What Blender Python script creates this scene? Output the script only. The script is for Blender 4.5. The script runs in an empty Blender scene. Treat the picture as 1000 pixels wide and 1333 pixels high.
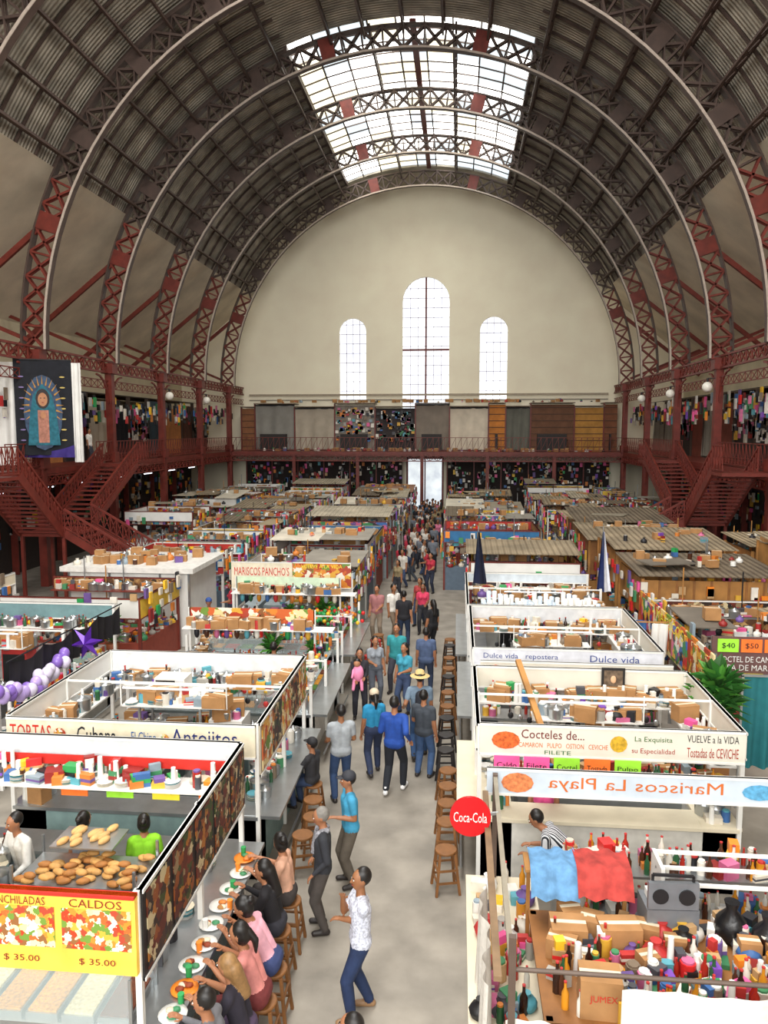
import bpy, math, random
import numpy as np
from mathutils import Vector, Matrix, Euler
S=bpy.context.scene
psi=math.atan(97/1000*math.cos(0.106)); th=math.atan(106.5/1000)
F=Vector((-math.sin(psi)*math.cos(th),math.cos(psi)*math.cos(th),-math.sin(th)))
R=Vector((math.cos(psi),math.sin(psi),0)); U=R.cross(F)
cam=bpy.data.cameras.new('camera'); co=bpy.data.objects.new('camera',cam); S.collection.objects.link(co)
m=Matrix((R,U,-F)).transposed().to_4x4(); m.translation=Vector((0,0,6.6)); co.matrix_world=m
cam.sensor_width=36; cam.lens=27.0; cam.clip_end=500; S.camera=co
S.view_settings.view_transform='Standard'
rad=math.radians
# ---------- materials
def H(h):
    h=h.lstrip('#'); c=[int(h[i:i+2],16)/255 for i in (0,2,4)]
    return tuple(((x+.055)/1.055)**2.4 if x>.04 else x/12.92 for x in c)
MC={}
PAL={'food':['#e8d4a0','#d8822c','#b23a1c','#e6e0d0','#8a5a30','#d8a23a','#6a8a34','#a8402a','#e2c990','#c8602a'],
 'menu':['#2a1c16','#8a4a20','#5a2416','#c8b890','#3a2a20','#a86a2a','#3c4a22','#6a2a1c','#1c1a1c','#8f7a5a'],
 'vivid':['#c23232','#e2b240','#3a6ab0','#e4e0da','#3e8a54','#d0608c','#26262c','#d8822a','#6a4a90'],
 'dark':['#1c1a22','#3a3038','#5c2a34','#2a3a5c','#8a8078','#1a1a1a','#7a3a5a','#40504a'],
 'brown':['#5a3a22','#8a6238','#3a2616','#a88250','#6e4a2a','#c29a62']}
def M(col,rough=.65,metal=0,var=.12,scale=6,bump=0,emit=0,alpha=1,kind=None,name=None):
    key=(col,rough,metal,var,scale,bump,emit,alpha,kind)
    if key in MC: return MC[key]
    m=bpy.data.materials.new(name or ((kind or 'mat')+'_'+str(col).strip('#'))); m.use_nodes=True
    nt=m.node_tree; N=nt.nodes; L=nt.links; b=N['Principled BSDF']
    c=H(col) if isinstance(col,str) else col
    tc=N.new('ShaderNodeTexCoord'); nz=N.new('ShaderNodeTexNoise'); nz.inputs['Scale'].default_value=scale; nz.inputs['Detail'].default_value=6
    L.new(tc.outputs['Object'],nz.inputs['Vector'])
    r=N.new('ShaderNodeValToRGB')
    if kind in PAL:
        vo=N.new('ShaderNodeTexVoronoi'); vo.inputs['Scale'].default_value=scale
        n2=N.new('ShaderNodeTexNoise'); n2.inputs['Scale'].default_value=scale*1.3; L.new(tc.outputs['Object'],n2.inputs['Vector'])
        va=N.new('ShaderNodeVectorMath'); va.operation='MULTIPLY_ADD'; va.inputs[1].default_value=(1.6/scale,)*3; L.new(n2.outputs['Color'],va.inputs[0]); L.new(tc.outputs['Object'],va.inputs[2]); L.new(va.outputs[0],vo.inputs['Vector'])
        sp=N.new('ShaderNodeSeparateColor'); L.new(vo.outputs['Color'],sp.inputs[0]); L.new(sp.outputs[0],r.inputs['Fac'])
        cr=r.color_ramp; cr.interpolation='CONSTANT'; P=PAL[kind]
        while len(cr.elements)<len(P): cr.elements.new(1)
        for i,p in enumerate(P): cr.elements[i].position=i/len(P); cr.elements[i].color=list(H(p))+[1]
        out=r.outputs['Color']
    else:
        r.color_ramp.elements[0].position=.3; r.color_ramp.elements[1].position=.7
        r.color_ramp.elements[0].color=[x*(1-var) for x in c]+[1]; r.color_ramp.elements[1].color=[min(1,x*(1+var)) for x in c]+[1]
        L.new(nz.outputs['Fac'],r.inputs['Fac']); out=r.outputs['Color']
    if kind and kind.startswith('str'):
        w=N.new('ShaderNodeTexWave'); w.bands_direction={'x':'X','y':'Y','z':'Z'}[kind[3]]; w.inputs['Scale'].default_value=scale
        L.new(tc.outputs['Object'],w.inputs['Vector']); mx=N.new('ShaderNodeMix'); mx.data_type='RGBA'
        gt=N.new('ShaderNodeMath'); gt.operation='GREATER_THAN'; gt.inputs[1].default_value=.5; L.new(w.outputs['Fac'],gt.inputs[0]); L.new(gt.outputs[0],mx.inputs[0])
        L.new(out,mx.inputs[6]); mx.inputs[7].default_value=list(H('#'+kind[5:]))+[1]; out=mx.outputs[2]
    L.new(out,b.inputs['Base Color'])
    b.inputs['Roughness'].default_value=rough; b.inputs['Metallic'].default_value=metal; b.inputs['Alpha'].default_value=alpha
    if emit: L.new(out,b.inputs['Emission Color']); b.inputs['Emission Strength'].default_value=emit
    if bump:
        bp=N.new('ShaderNodeBump'); bp.inputs['Strength'].default_value=bump; bp.inputs['Distance'].default_value=.02
        L.new(nz.outputs['Fac'],bp.inputs['Height']); L.new(bp.outputs['Normal'],b.inputs['Normal'])
    if kind in('wave_y','wave_x'):
        w=N.new('ShaderNodeTexWave'); w.bands_direction='Y' if kind=='wave_y' else 'X'; w.inputs['Scale'].default_value=1.6
        L.new(tc.outputs['Object'],w.inputs['Vector']); bp=N.new('ShaderNodeBump'); bp.inputs['Distance'].default_value=.06; bp.inputs['Strength'].default_value=.8
        L.new(w.outputs['Fac'],bp.inputs['Height']); L.new(bp.outputs['Normal'],b.inputs['Normal'])
    MC[key]=m; return m
def K(kind,scale=8,emit=0,rough=.5): return M('#808080',rough,0,.1,scale,0,emit,1,kind)
TC={}
def textgeo(s):
    if s in TC: return TC[s]
    c=bpy.data.curves.new('t','FONT'); c.body=s; c.resolution_u=2; o=bpy.data.objects.new('t',c); S.collection.objects.link(o)
    bpy.context.view_layer.update(); me=o.to_mesh()
    vs=[(v.co.x,v.co.y) for v in me.vertices]; fs=[tuple(p.vertices) for p in me.polygons]; o.to_mesh_clear(); bpy.data.objects.remove(o)
    x0=min(v[0] for v in vs);x1=max(v[0] for v in vs);y0=min(v[1] for v in vs);y1=max(v[1] for v in vs)
    vs=[((v[0]-x0)/(x1-x0)-.5,(v[1]-y0)/(y1-y0)-.5) for v in vs]; TC[s]=(vs,fs); return TC[s]
class MB:
    def __init__(s): s.v=[];s.f=[];s.m=[];s.mi=[];s.sm=[]
    def mat(s,m):
        if m not in s.m: s.m.append(m)
        return s.m.index(m)
    def add(s,vs,fs,m,smooth=False):
        o=len(s.v); s.v+= [tuple(v) for v in vs]; k=s.mat(m)
        for f in fs: s.f.append(tuple(i+o for i in f)); s.mi.append(k); s.sm.append(smooth)
    def box(s,x0,x1,y0,y1,z0,z1,m):
        s.add([(x0,y0,z0),(x1,y0,z0),(x1,y1,z0),(x0,y1,z0),(x0,y0,z1),(x1,y0,z1),(x1,y1,z1),(x0,y1,z1)],
          [(0,3,2,1),(4,5,6,7),(0,1,5,4),(1,2,6,5),(2,3,7,6),(3,0,4,7)],m)
    def rbox(s,c,sx,sy,sz,a,m):
        ca,sa=math.cos(a),math.sin(a); vs=[]
        for z in(0,sz):
            for i,j in((-1,-1),(1,-1),(1,1),(-1,1)):
                x=i*sx/2;y=j*sy/2; vs.append((c[0]+x*ca-y*sa,c[1]+x*sa+y*ca,c[2]+z))
        s.add(vs,[(0,3,2,1),(4,5,6,7),(0,1,5,4),(1,2,6,5),(2,3,7,6),(3,0,4,7)],m)
    def beam(s,a,b,w,h,m,up=(0,0,1)):
        a=Vector(a);b=Vector(b);d=(b-a).normalized();u=Vector(up)
        if abs(d.dot(u))>.98:u=Vector((0,1,0))
        x=d.cross(u).normalized();y=x.cross(d)
        vs=[p+x*i*w/2+y*j*h/2 for p in(a,b) for i,j in((-1,-1),(1,-1),(1,1),(-1,1))]
        s.add(vs,[(0,3,2,1),(4,5,6,7),(0,1,5,4),(1,2,6,5),(2,3,7,6),(3,0,4,7)],m)
    def cyl(s,a,b,r0,r1,m,n=8,sm=True):
        s.prof([(0,r0),((Vector(b)-Vector(a)).length,r1)],m,a,b,n,sm)
    def prof(s,pr,m,a=(0,0,0),b=(0,0,1),n=8,sm=True):
        a=Vector(a);b=Vector(b);d=(b-a).normalized();u=Vector((0,0,1)) if abs(d.z)<.9 else Vector((1,0,0))
        x=d.cross(u).normalized();y=x.cross(d);vs=[];y=-y
        for h,r in pr:
            p=a+d*h
            for i in range(n): t=2*math.pi*i/n; vs.append(p+x*r*math.cos(t)-y*r*math.sin(t))
        q=len(pr); fs=[]
        for k in range(q-1): fs+=[(k*n+i,k*n+(i+1)%n,k*n+n+(i+1)%n,k*n+n+i) for i in range(n)]
        s.add(vs,fs,m,sm); 
        if pr[0][1]>1e-4: s.add(vs[:n][::-1],[tuple(range(n))],m)
        if pr[-1][1]>1e-4: s.add(vs[-n:],[tuple(range(n))],m)
    def ell(s,c,r,m,rot=None,nu=10,nv=7):
        vs=[];fs=[]; c=Vector(c)
        for j in range(nv+1):
            ph=-math.pi/2+math.pi*j/nv
            if j in(0,nv): p=Vector((0,0,r[2]*(1 if j else -1))); vs.append(c+(rot@p if rot else p)); continue
            for i in range(nu):
                t=2*math.pi*i/nu; p=Vector((r[0]*math.cos(ph)*math.cos(t),r[1]*math.cos(ph)*math.sin(t),r[2]*math.sin(ph))); vs.append(c+(rot@p if rot else p))
        for i in range(nu): fs.append((0,1+(i+1)%nu,1+i))
        for j in range(nv-2):
            a=1+j*nu
            for i in range(nu): fs.append((a+i,a+(i+1)%nu,a+nu+(i+1)%nu,a+nu+i))
        a=1+(nv-2)*nu
        for i in range(nu): fs.append((a+i,a+(i+1)%nu,len(vs)-1))
        s.add(vs,fs,m,True)
    def cap(s,a,b,ra,rb,m,n=10):
        a=Vector(a);b=Vector(b);L=(b-a).length
        if L<1e-4: s.ell(a,(ra,)*3,m); return
        pr=[(ra*math.sin(rad(t)),ra*math.cos(rad(t))) for t in(-90,-55,-25,0)]+[(L+rb*math.sin(rad(t)),rb*math.cos(rad(t))) for t in(0,25,55,90)]
        pr=[(h,max(r,1e-5)) for h,r in pr]; s.prof(pr,m,a,b,n)
    def text(s,t,c,w,h,m,xd=(1,0,0),yd=(0,0,1),mir=False):
        vs,fs=textgeo(t); c=Vector(c);xd=Vector(xd);yd=Vector(yd)
        s.add([c+xd*(x*w*(-1 if mir else 1))+yd*(y*h) for x,y in vs],fs,m)
    def cloth(s,a,b,zt,zb,m,amp=.05,fr=9,n=24,sag=0):
        a=Vector((a[0],a[1],0));b=Vector((b[0],b[1],0));d=b-a; nn=Vector((-d.y,d.x,0)).normalized(); vs=[];fs=[];q=5
        for i in range(n+1):
            t=i/n
            for j in range(q):
                u=j/(q-1); off=math.sin(t*fr*6.28+u*1.3)*amp*(.4+u)+math.sin(t*fr*2.1)*amp*.6
                p=a+d*t+nn*off; vs.append((p.x,p.y,zt+(zb-zt)*u-sag*math.sin(t*math.pi)*(1-u)))
        for i in range(n):
            for j in range(q-1): k=i*q+j; fs.append((k,k+1,k+q+1,k+q))
        s.add(vs,fs,m,True)
    def obj(s,name,loc=(0,0,0),rz=0,par=None):
        me=bpy.data.meshes.new(name); me.from_pydata(s.v,[],s.f)
        for m in s.m: me.materials.append(m)
        me.polygons.foreach_set('material_index',s.mi); me.polygons.foreach_set('use_smooth',s.sm); me.update()
        o=place(name,me,loc,rz)
        if par: o.parent=par
        return o
def place(name,me,loc=(0,0,0),rz=0,sc=1):
    o=bpy.data.objects.new(name,me); o.location=loc; o.rotation_euler=(0,0,rz); o.scale=(sc,)*3; S.collection.objects.link(o); return o
# ---------- shell
AX=-2.7; SP=9.9
RED=M('#6e2a20',.5,0,.25,3,name='oxide_red_paint'); RIBD=M('#4c3c35',.55,0,.25,2,name='rib_paint'); RIBL=M('#b5a699',.4,name='rib_edge_highlight')  # pale rib edge: the light it reflects is put into its colour
ROOF=M('#a39c8e',.6,0,.45,.9,kind='wave_y',name='roof_sheet'); PLAS=M('#fdf3da',.9,0,.05,.5,bump=.15,name='cream_plaster'); TIN=M('#ddd2bc',.8,0,.2,.5,name='pale_sheet')
CONC=M('#8f887d',.75,0,.24,1.7,bump=.12,name='concrete'); WHITE=M('#e6e5e0',.45,0,.06,3); STEEL=M('#b4b8ba',.28,.8,.1,4); BLACK=M('#1a1a1c',.5); WOOD=M('#8f5f30',.6,0,.3,3); CREAM=M('#d9cfb6',.7,0,.1,2)
CARD=M('#a87c4e',.85,0,.16,4); GLASS=M('#dfeff0',.08,0,.02,3,alpha=.22); PLY=M('#a8773e',.7,0,.3,2)
def pt(r,a,y): return Vector((AX+r*math.cos(a),y,SP+r*math.sin(a)))
def arc(mb,r,y0,y1,th,a0,a1,n,m):
    for i in range(n):
        A=a0+(a1-a0)*i/n;B=a0+(a1-a0)*(i+1)/n
        vs=[pt(r,A,y0),pt(r,B,y0),pt(r,B,y1),pt(r,A,y1),pt(r+th,A,y0),pt(r+th,B,y0),pt(r+th,B,y1),pt(r+th,A,y1)]
        mb.add(vs,[(0,3,2,1),(4,5,6,7),(0,1,5,4),(2,3,7,6)],m)
ribs=[57.5-6.7*i for i in range(9)]
KA,KB=67,111
mb=MB(); RR=15.6
for (a0,a1) in ((28,KA),(KB,152)): arc(mb,RR,-14,62,.12,rad(a0),rad(a1),22,ROOF)
arc(mb,RR,28,37.4,.12,rad(KA),rad(KB),12,ROOF); arc(mb,RR,57.6,62,.12,rad(KA),rad(KB),12,ROOF)
for s in(1,-1):
    x1=15.6*math.cos(rad(28)); z1=SP+15.6*math.sin(rad(28)); x2=20; z2=SP+2.2
    mb.add([(AX+s*x1,-14,z1),(AX+s*x1,62,z1),(AX+s*x2,62,z2),(AX+s*x2,-14,z2)],[(0,1,2,3)],TIN)
mb.obj('ceiling')
mb=MB(); y=-12
while y<61:
    for (a0,a1) in ((28,KA),(KB,152)): arc(mb,RR-.12,y,y+.07,.1,rad(a0),rad(a1),16,RIBD)
    y+=1.34
angs=[30,37,44,51,58,65,113,119,125,131,137,144,150]
for k in range(8):
    y1=ribs[k];y0=ribs[k+1]
    if y1<10: break
    for a in angs+([81,96] if y1>38 else [75,83,90,97,103]):
        A=rad(a); P=lambda r,y:pt(r,A,y)
        mb.beam(P(15.42,y0),P(15.42,y1),.1,.1,RIBD);mb.beam(P(14.85,y0),P(14.85,y1),.1,.1,RIBD)
        for i in range(6):
            ya=y0+(y1-y0)*i/6;yb=y0+(y1-y0)*(i+1)/6
            mb.beam(P(15.42,ya),P(14.85,yb),.06,.06,RIBD);mb.beam(P(14.85,ya),P(15.42,yb),.06,.06,RIBD)
for y in ribs:
    n=48
    arc(mb,14.2,y-.17,y+.17,.07,0,math.pi,n,RIBD); arc(mb,14.17,y-.2,y-.165,.09,0,math.pi,n,RIBL); arc(mb,15.2,y-.17,y+.17,.08,0,math.pi,n,RIBD)
    for i in range(n):
        A=math.pi*i/n;B=math.pi*(i+1)/n; mm=RED if (i<7 or i>=n-7) else RIBD
        for q in(-.1,.1):
            mb.beam(pt(14.25,A,y+q),pt(15.22,B,y+q),.05,.09,mm);mb.beam(pt(14.25,B,y+q),pt(15.22,A,y+q),.05,.09,mm)
        mb.beam(pt(14.25,A,y),pt(15.22,A,y),.08,.3,mm,up=(0,1,0))
    for a in (20,34,48,62,76,104,118,132,146,160):
        arc(mb,14.2,y-.16,y+.16,1.05,rad(a-1.3),rad(a+1.3),2,RED if a in(20,160,76,104) else RIBD)
    for s in(0,1):
        A=rad(20) if s==0 else rad(160); sg=1 if s==0 else -1
        mb.beam(pt(14.9,A,y),(AX+sg*19.8,y,SP+.6),.16,.22,RED); mb.beam((AX+sg*15,y,SP+.4),(AX+sg*19.8,y,SP+2.4),.12,.16,RED)
mb.obj('ceiling_arch_trusses')
# skylight
PANES=[M('#fffdf4',.3,0,.04,.25,emit=5.5,name='skylight_glass'),M('#dceaf0',.3,0,.08,.25,emit=1.25,name='skylight_glass_blue'),M('#fbf2d2',.3,0,.05,.25,emit=1.8,name='skylight_glass_cream')]
mb=MB(); rg=random.Random(3)
NK=9; sk=[(KA+i*(KB-KA)/NK) for i in range(NK+1)]
for k in range(3):
    y1=ribs[k];y0=ribs[k+1]
    for i in range(NK):
        a0,a1=rad(sk[i]),rad(sk[i+1])
        for j in range(3):
            ya=y0+(y1-y0)*j/3; yb=y0+(y1-y0)*(j+1)/3
            mb.add([pt(15.75,a0,ya),pt(15.75,a1,ya),pt(15.75,a1,yb),pt(15.75,a0,yb)],[(0,1,2,3)],PANES[rg.choice([0,0,0,0,1,2]) if i<6 else rg.choice([0,0,1,2])])
        for j in range(6):
            yy=y0+(y1-y0)*j/6; mb.beam(pt(15.65,a0,yy),pt(15.65,a1,yy),.06,.06,RIBD)
        mb.beam(pt(15.6,a0,y0),pt(15.6,a0,y1),.08,.08,RIBD)
    mb.beam(pt(15.45,rad(88.5),y0),pt(15.45,rad(88.5),y1),.3,.12,RED)
for a in(KA,KB): mb.beam(pt(15.5,rad(a),37.4),pt(15.5,rad(a),57.5),.15,.3,RIBD)
mb.obj('skylight')
# walls
mb=MB(); Y=62
wins=[(AX-5.8,1.08,9.0,14.4),(AX+.05,1.85,8.0,16.75),(AX+5.4,1.08,9.0,14.4)]
xs=[AX-20+i*.25 for i in range(161)]
for w in wins: xs+=[w[0]-w[1],w[0]+w[1]]+[w[0]+w[1]*math.cos(math.pi*i/12) for i in range(13)]
xs=sorted(set(round(x,4) for x in xs))
def top(x):
    d=abs(x-AX); return SP+math.sqrt(max(0,15.7**2-d*d)) if d<13.8 else SP+2.2+(20-d)/(20-13.8)*5.1
for a,b in zip(xs,xs[1:]):
    mid=(a+b)/2; w=[w for w in wins if abs(mid-w[0])<w[1]]
    def q(z0a,z0b,z1a,z1b): mb.add([(a,Y,z0a),(b,Y,z0b),(b,Y,z1b),(a,Y,z1a)],[(0,1,2,3)],PLAS)
    if w:
        w=w[0]; h=lambda x:w[3]+math.sqrt(max(0,w[1]**2-(x-w[0])**2))
        q(0,0,w[2],w[2]); q(h(a),h(b),top(a),top(b))
        mb.add([(a,Y,h(a)),(b,Y,h(b)),(b,Y+.5,h(b)),(a,Y+.5,h(a))],[(0,1,2,3)],PLAS)
    else: q(0,0,top(a),top(b))
for w in wins:
    for sx in(-1,1): x=w[0]+sx*w[1]; mb.add([(x,Y,w[2]),(x,Y+.5,w[2]),(x,Y+.5,w[3]),(x,Y,w[3])],[(0,1,2,3)],PLAS)
mb.obj('wall_back')
mb=MB(); mb.box(AX-14.3,AX+14.3,61.85,61.98,9.35,9.5,M('#a89a86')); mb.box(AX-14.3,AX+14.3,61.9,61.98,9.0,9.05,RIBD); mb.obj('trim_1')
WP=M('#e6ecfa',.3,0,.14,.5,emit=1.2,name='window_glass'); MUL=M('#a99aa0')
for i,w in enumerate(wins):
    mb=MB(); n=12
    vs=[(w[0]-w[1],Y+.4,w[2]),(w[0]+w[1],Y+.4,w[2])]+[(w[0]+w[1]*math.cos(math.pi*k/n),Y+.4,w[3]+w[1]*math.sin(math.pi*k/n)) for k in range(n+1)]
    mb.add(vs,[tuple(range(len(vs)))],WP); nx=6 if i==1 else 4
    for k in range(1,nx): 
        x=w[0]-w[1]+2*w[1]*k/nx; hh=w[3]+math.sqrt(w[1]**2-(x-w[0])**2); t=.14 if (k==nx//2 and i==1) else .035
        mb.box(x-t/2,x+t/2,Y+.3,Y+.38,w[2],hh,RED if t>.1 else MUL)
    z=w[2]
    while z<w[3]+.9*w[1]:
        hw=w[1] if z<w[3] else math.sqrt(w[1]**2-(z-w[3])**2)
        mb.box(w[0]-hw,w[0]+hw,Y+.3,Y+.38,z-.018,z+.018,MUL); z+=.75
    if i==1: mb.box(w[0]-w[1],w[0]+w[1],Y+.28,Y+.38,12.9,13.05,RED)
    mb.obj('window_%d'%(i+1))
for s,nm in((-1,'wall_left'),(1,'wall_right')):
    mb=MB(); x=AX+s*20; mb.box(min(x,x+s*.2),max(x,x+s*.2),-14,62,0,SP+2.3,M('#c9bda0',.9,0,.15,.6)); mb.obj(nm)
mb=MB(); mb.box(AX-20,AX+20,-14,62,-.1,0,CONC); mb.obj('floor')
def lattice(mb,a,b,h,n,m,w=.07,x2=True):
    a=Vector(a);b=Vector(b);up=Vector((0,0,h)); mb.beam(a,b,w*1.4,w,m);mb.beam(a+up,b+up,w*1.4,w,m)
    for i in range(n):
        p=a+(b-a)*i/n;q=a+(b-a)*(i+1)/n
        mb.beam(p,q+up,w*.6,w*.6,m)
        if x2: mb.beam(q,p+up,w*.6,w*.6,m)
        mb.beam(p,p+up,w*.7,w*.7,m)
o=MB()
for s in(-1,1):
    for y in ribs:
        x=AX+s*14.7
        o.box(x-.17,x+.17,y-.17,y+.17,0,SP-.3,RED); o.box(x-.3,x+.3,y-.3,y+.3,SP-.5,SP,RED); o.box(x-.26,x+.26,y-.26,y+.26,5,5.5,RED)
        for q in(-1,1):
            for k in range(5):
                a0=math.pi/2*k/5;a1=math.pi/2*(k+1)/5
                for zb,zh in((SP-2,1.4),(3.2,1.3)): o.beam((x,y+q*(.2+1.2*(1-math.cos(a0))),zb+zh*math.sin(a0)),(x,y+q*(.2+1.2*(1-math.cos(a1))),zb+zh*math.sin(a1)),.08,.08,RED)
    xo=AX+s*19.97; xi=AX+s*14.6
    lattice(o,(x,0,SP-.45),(x,61.5,SP-.45),.55,92,RED,.09); lattice(o,(x,0,SP-1.25),(x,61.5,SP-1.25),.4,92,RED,.04)
    o.box(min(xi,xo),max(xi,xo),0,61.95,4.75,5,RED); lattice(o,(xi,0,4.3),(xi,57.5,4.3),.4,100,RED,.07)
    for (ya,yb) in ((0,24.6),(28,31),(35.5,57.5)) if s<0 else ((0,36.8),(42.5,57.5)):
        nn=int((yb-ya)*2.6); lattice(o,(xi,ya,5.12),(xi,yb,5.12),.93,nn,RED,.04,False); lattice(o,(xi,ya,5.12),(xi,yb,5.12),.3,nn,RED,.03)
o.box(AX-14.6,AX+14.6,57.5,61.95,4.75,5,RED); lattice(o,(AX-14.6,57.5,4.3),(AX+14.6,57.5,4.3),.4,50,RED,.07)
lattice(o,(AX-14.6,57.5,5.12),(AX+14.6,57.5,5.12),.93,70,RED,.04,False)
for k in range(1,6):
    x=AX-14.6+29.2*k/6; o.box(x-.12,x+.12,57.5,57.75,0,4.75,RED)
# stairs
def flight(mb,a,b,w,ax,m=RED):
    a=Vector(a);b=Vector(b);n=max(4,int(abs(b.z-a.z)/.17)); side=Vector((0,1,0)) if ax=='x' else Vector((1,0,0))
    for i in range(n):
        p=a+(b-a)*((i+.5)/n)
        d=(b-a)/n
        if ax=='y': mb.box(p.x-w/2,p.x+w/2,p.y-abs(d.y)*.6,p.y+abs(d.y)*.6,p.z-.03,p.z+.03,m)
        else: mb.box(p.x-abs(d.x)*.6,p.x+abs(d.x)*.6,p.y-w/2,p.y+w/2,p.z-.03,p.z+.03,m)
    for s in(-1,1):
        o_=side*(s*w/2); mb.beam(a+o_,b+o_,.08,.3,m); up=Vector((0,0,.95)); mb.beam(a+o_+up,b+o_+up,.08,.08,m); up2=Vector((0,0,.25)); mb.beam(a+o_+up2,b+o_+up2,.05,.05,m)
        nn=int((b-a).length/.3)
        for i in range(nn+1):
            p=a+(b-a)*(i/nn)+o_; q=a+(b-a)*(min(nn,i+1)/nn)+o_
            mb.beam(p,p+up,.04,.04,m)
            if i<nn: mb.beam(p+up2,q+up,.03,.03,m); mb.beam(q+up2,p+up,.03,.03,m)
def staircase(sg,yl,yn,yf):
    mb=o; xc=AX+sg*13.4; zl=2.6
    mb.box(xc-.9,xc+.9,yl-1.2,yl+1.2,zl-.12,zl,RED)
    for dx in(-.85,.85):
        for dy in(-1.1,1.1): mb.box(xc+dx-.06,xc+dx+.06,yl+dy-.06,yl+dy+.06,0,zl,RED)
    flight(mb,(xc,yl+1.2,zl),(xc,yf,5),1.7,'y'); flight(mb,(xc,yl-1.2,zl),(xc,yn,5),1.7,'y')
    flight(mb,(xc-sg*5.2,yl,.1),(xc-sg*.9,yl,zl),2.2,'x')
    for yy in(yf,yn):
        d=1 if yy>yl else -1; y2=yy+d*1.3; mb.box(xc-.9,xc+.9,min(yy,y2),max(yy,y2),4.88,5,RED); lattice(mb,(xc-sg*.88,yy,5.1),(xc-sg*.88,y2,5.1),.93,4,RED,.04)
staircase(-1,29.4,25.4,35.4); staircase(1,35.4,31.0,42)
o.obj('iron_balcony_framework')
mb=MB(); DG=M('#dfe8f4',.4,0,.25,1.2,emit=.9,name='daylight_doorway'); mb.box(-4.0,-1.3,61.85,61.9,0.02,4.3,DG); mb.box(-4.15,-4.0,61.7,61.95,0.02,4.5,RED); mb.box(-1.3,-1.15,61.7,61.95,0.02,4.5,RED); mb.box(-4.15,-1.15,61.7,61.95,4.3,4.5,RED); mb.box(-2.7,-2.6,61.8,61.86,0.02,4.3,RED);mb.obj('door_1')
# ---------- goods
VC=['#b83230','#d8a83a','#3a66a0','#e0dcd4','#3e8458','#c86890','#1e1e24','#cf7c34','#6a5090','#d9d2c4','#58a0ae','#8c2420','#e8e8e4','#a8a49c','#7a6a58','#d8d0c0','#4a4a50','#b89468','#8a9aa4','#ece6da']
VM=[M(c,.5,0,.12,5) for c in VC]; BR=[M(c,.45,0,.05,5) for c in('#d62828','#f2c230','#e85c9a','#2e9a54','#f08a2a','#7a4ab0')]
BOT=[M(c,.25,0,.1,5) for c in('#2c1810','#a2281c','#c98520','#2c5a3a','#d8d4c8','#4a2a1a')]
def bottle(mb,x,y,z,h,m,r=None):
    r=r or h*.14; mb.prof([(0,r),(h*.6,r),(h*.78,r*.4),(h,r*.38)],m,(x,y,z),(x,y,z+1),7); mb.cyl((x,y,z+h),(x,y,z+h*1.05),r*.45,r*.45,VM[0],6)
def goods(mb,x0,x1,y0,y1,z,n,rg,kinds='bbcjosp',q=.78):
    for _ in range(int(n*1.5)):
        x=rg.uniform(x0,x1);y=rg.uniform(y0,y1);k=rg.choice(kinds)
        if k=='b': bottle(mb,x,y,z,rg.uniform(.2,.34)*.9,rg.choice(BOT))
        elif k=='c':
            w,d,h=rg.uniform(.12,.34)*q,rg.uniform(.1,.28)*q,rg.uniform(.06,.24)*q; a=rg.uniform(-.5,.5); mb.rbox((x,y,z),w,d,h,a,rg.choice(VM))
            if rg.random()<.4: mb.rbox((x,y,z+h),w*.8,d*.8,h*.7,a+.3,rg.choice(VM+BR))
            if rg.random()<.3: mb.rbox((x,y,z+h*.3),w*1.02,d*1.02,h*.3,a,rg.choice(VM+BR))
        elif k=='k':
            w,d,h=rg.uniform(.3,.5)*q,rg.uniform(.25,.4)*q,rg.uniform(.2,.36)*q;a=rg.uniform(-.4,.4); mb.rbox((x,y,z),w,d,h,a,CARD); mb.rbox((x,y,z+h),w*.98,.04,.004,a,CREAM)
        elif k=='j': r=rg.uniform(.035,.08); h=rg.uniform(.1,.22); mb.cyl((x,y,z),(x,y,z+h),r,r,rg.choice(VM+BOT+BR[:1]),9); mb.cyl((x,y,z+h),(x,y,z+h+.02),r*.8,r*.8,rg.choice(VM),9)
        elif k=='o': r=rg.uniform(.1,.17);h=r*1.2; mb.prof([(0,r*.9),(h,r),(h+.01,r*1.05),(h+.05,r*.2),(h+.07,r*.12)],STEEL,(x,y,z),(x,y,z+1),12)
        elif k=='s': 
            r=rg.uniform(.03,.05); mb.prof([(0,r),(rg.uniform(.15,.35),r*.75)],WHITE,(x,y,z),(x,y,z+1),8)
        elif k=='p':
            for i in range(rg.randint(3,9)): mb.cyl((x,y,z+i*.012),(x,y,z+i*.012+.01),.07,.11,rg.choice([WHITE,WHITE,CREAM,VM[10]]),10)
        elif k=='g':
            m=rg.choice(VM+[BLACK,BLACK,WHITE]); r=rg.uniform(.08,.16); mb.prof([(0,r*.8),(r*.5,r),(r*.9,r*.8),(r*1.2,r*.3),(r*1.5,r*.4)],m,(x,y,z),(x,y,z+1),9)
        elif k=='f': r=rg.uniform(.035,.06); mb.ell((x,y,z+r),(r,r,r),rg.choice([BR[4],BR[1],BR[3],BR[0]]),None,8,5)
def plate(mb,x,y,z,rg):
    mb.prof([(0,.07),(.02,.14),(.025,.14),(.012,.08)],rg.choice([WHITE,WHITE,WHITE,BR[4]]),(x,y,z),(x,y,z+1),16)
    for i in range(4): a=rg.uniform(0,6.3); mb.ell((x+.05*math.cos(a),y+.05*math.sin(a),z+.03),(.05,.04,.02),rg.choice([PLY,VM[7],VM[4],M('#8a3a1a'),CREAM]),None,7,5)
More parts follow.
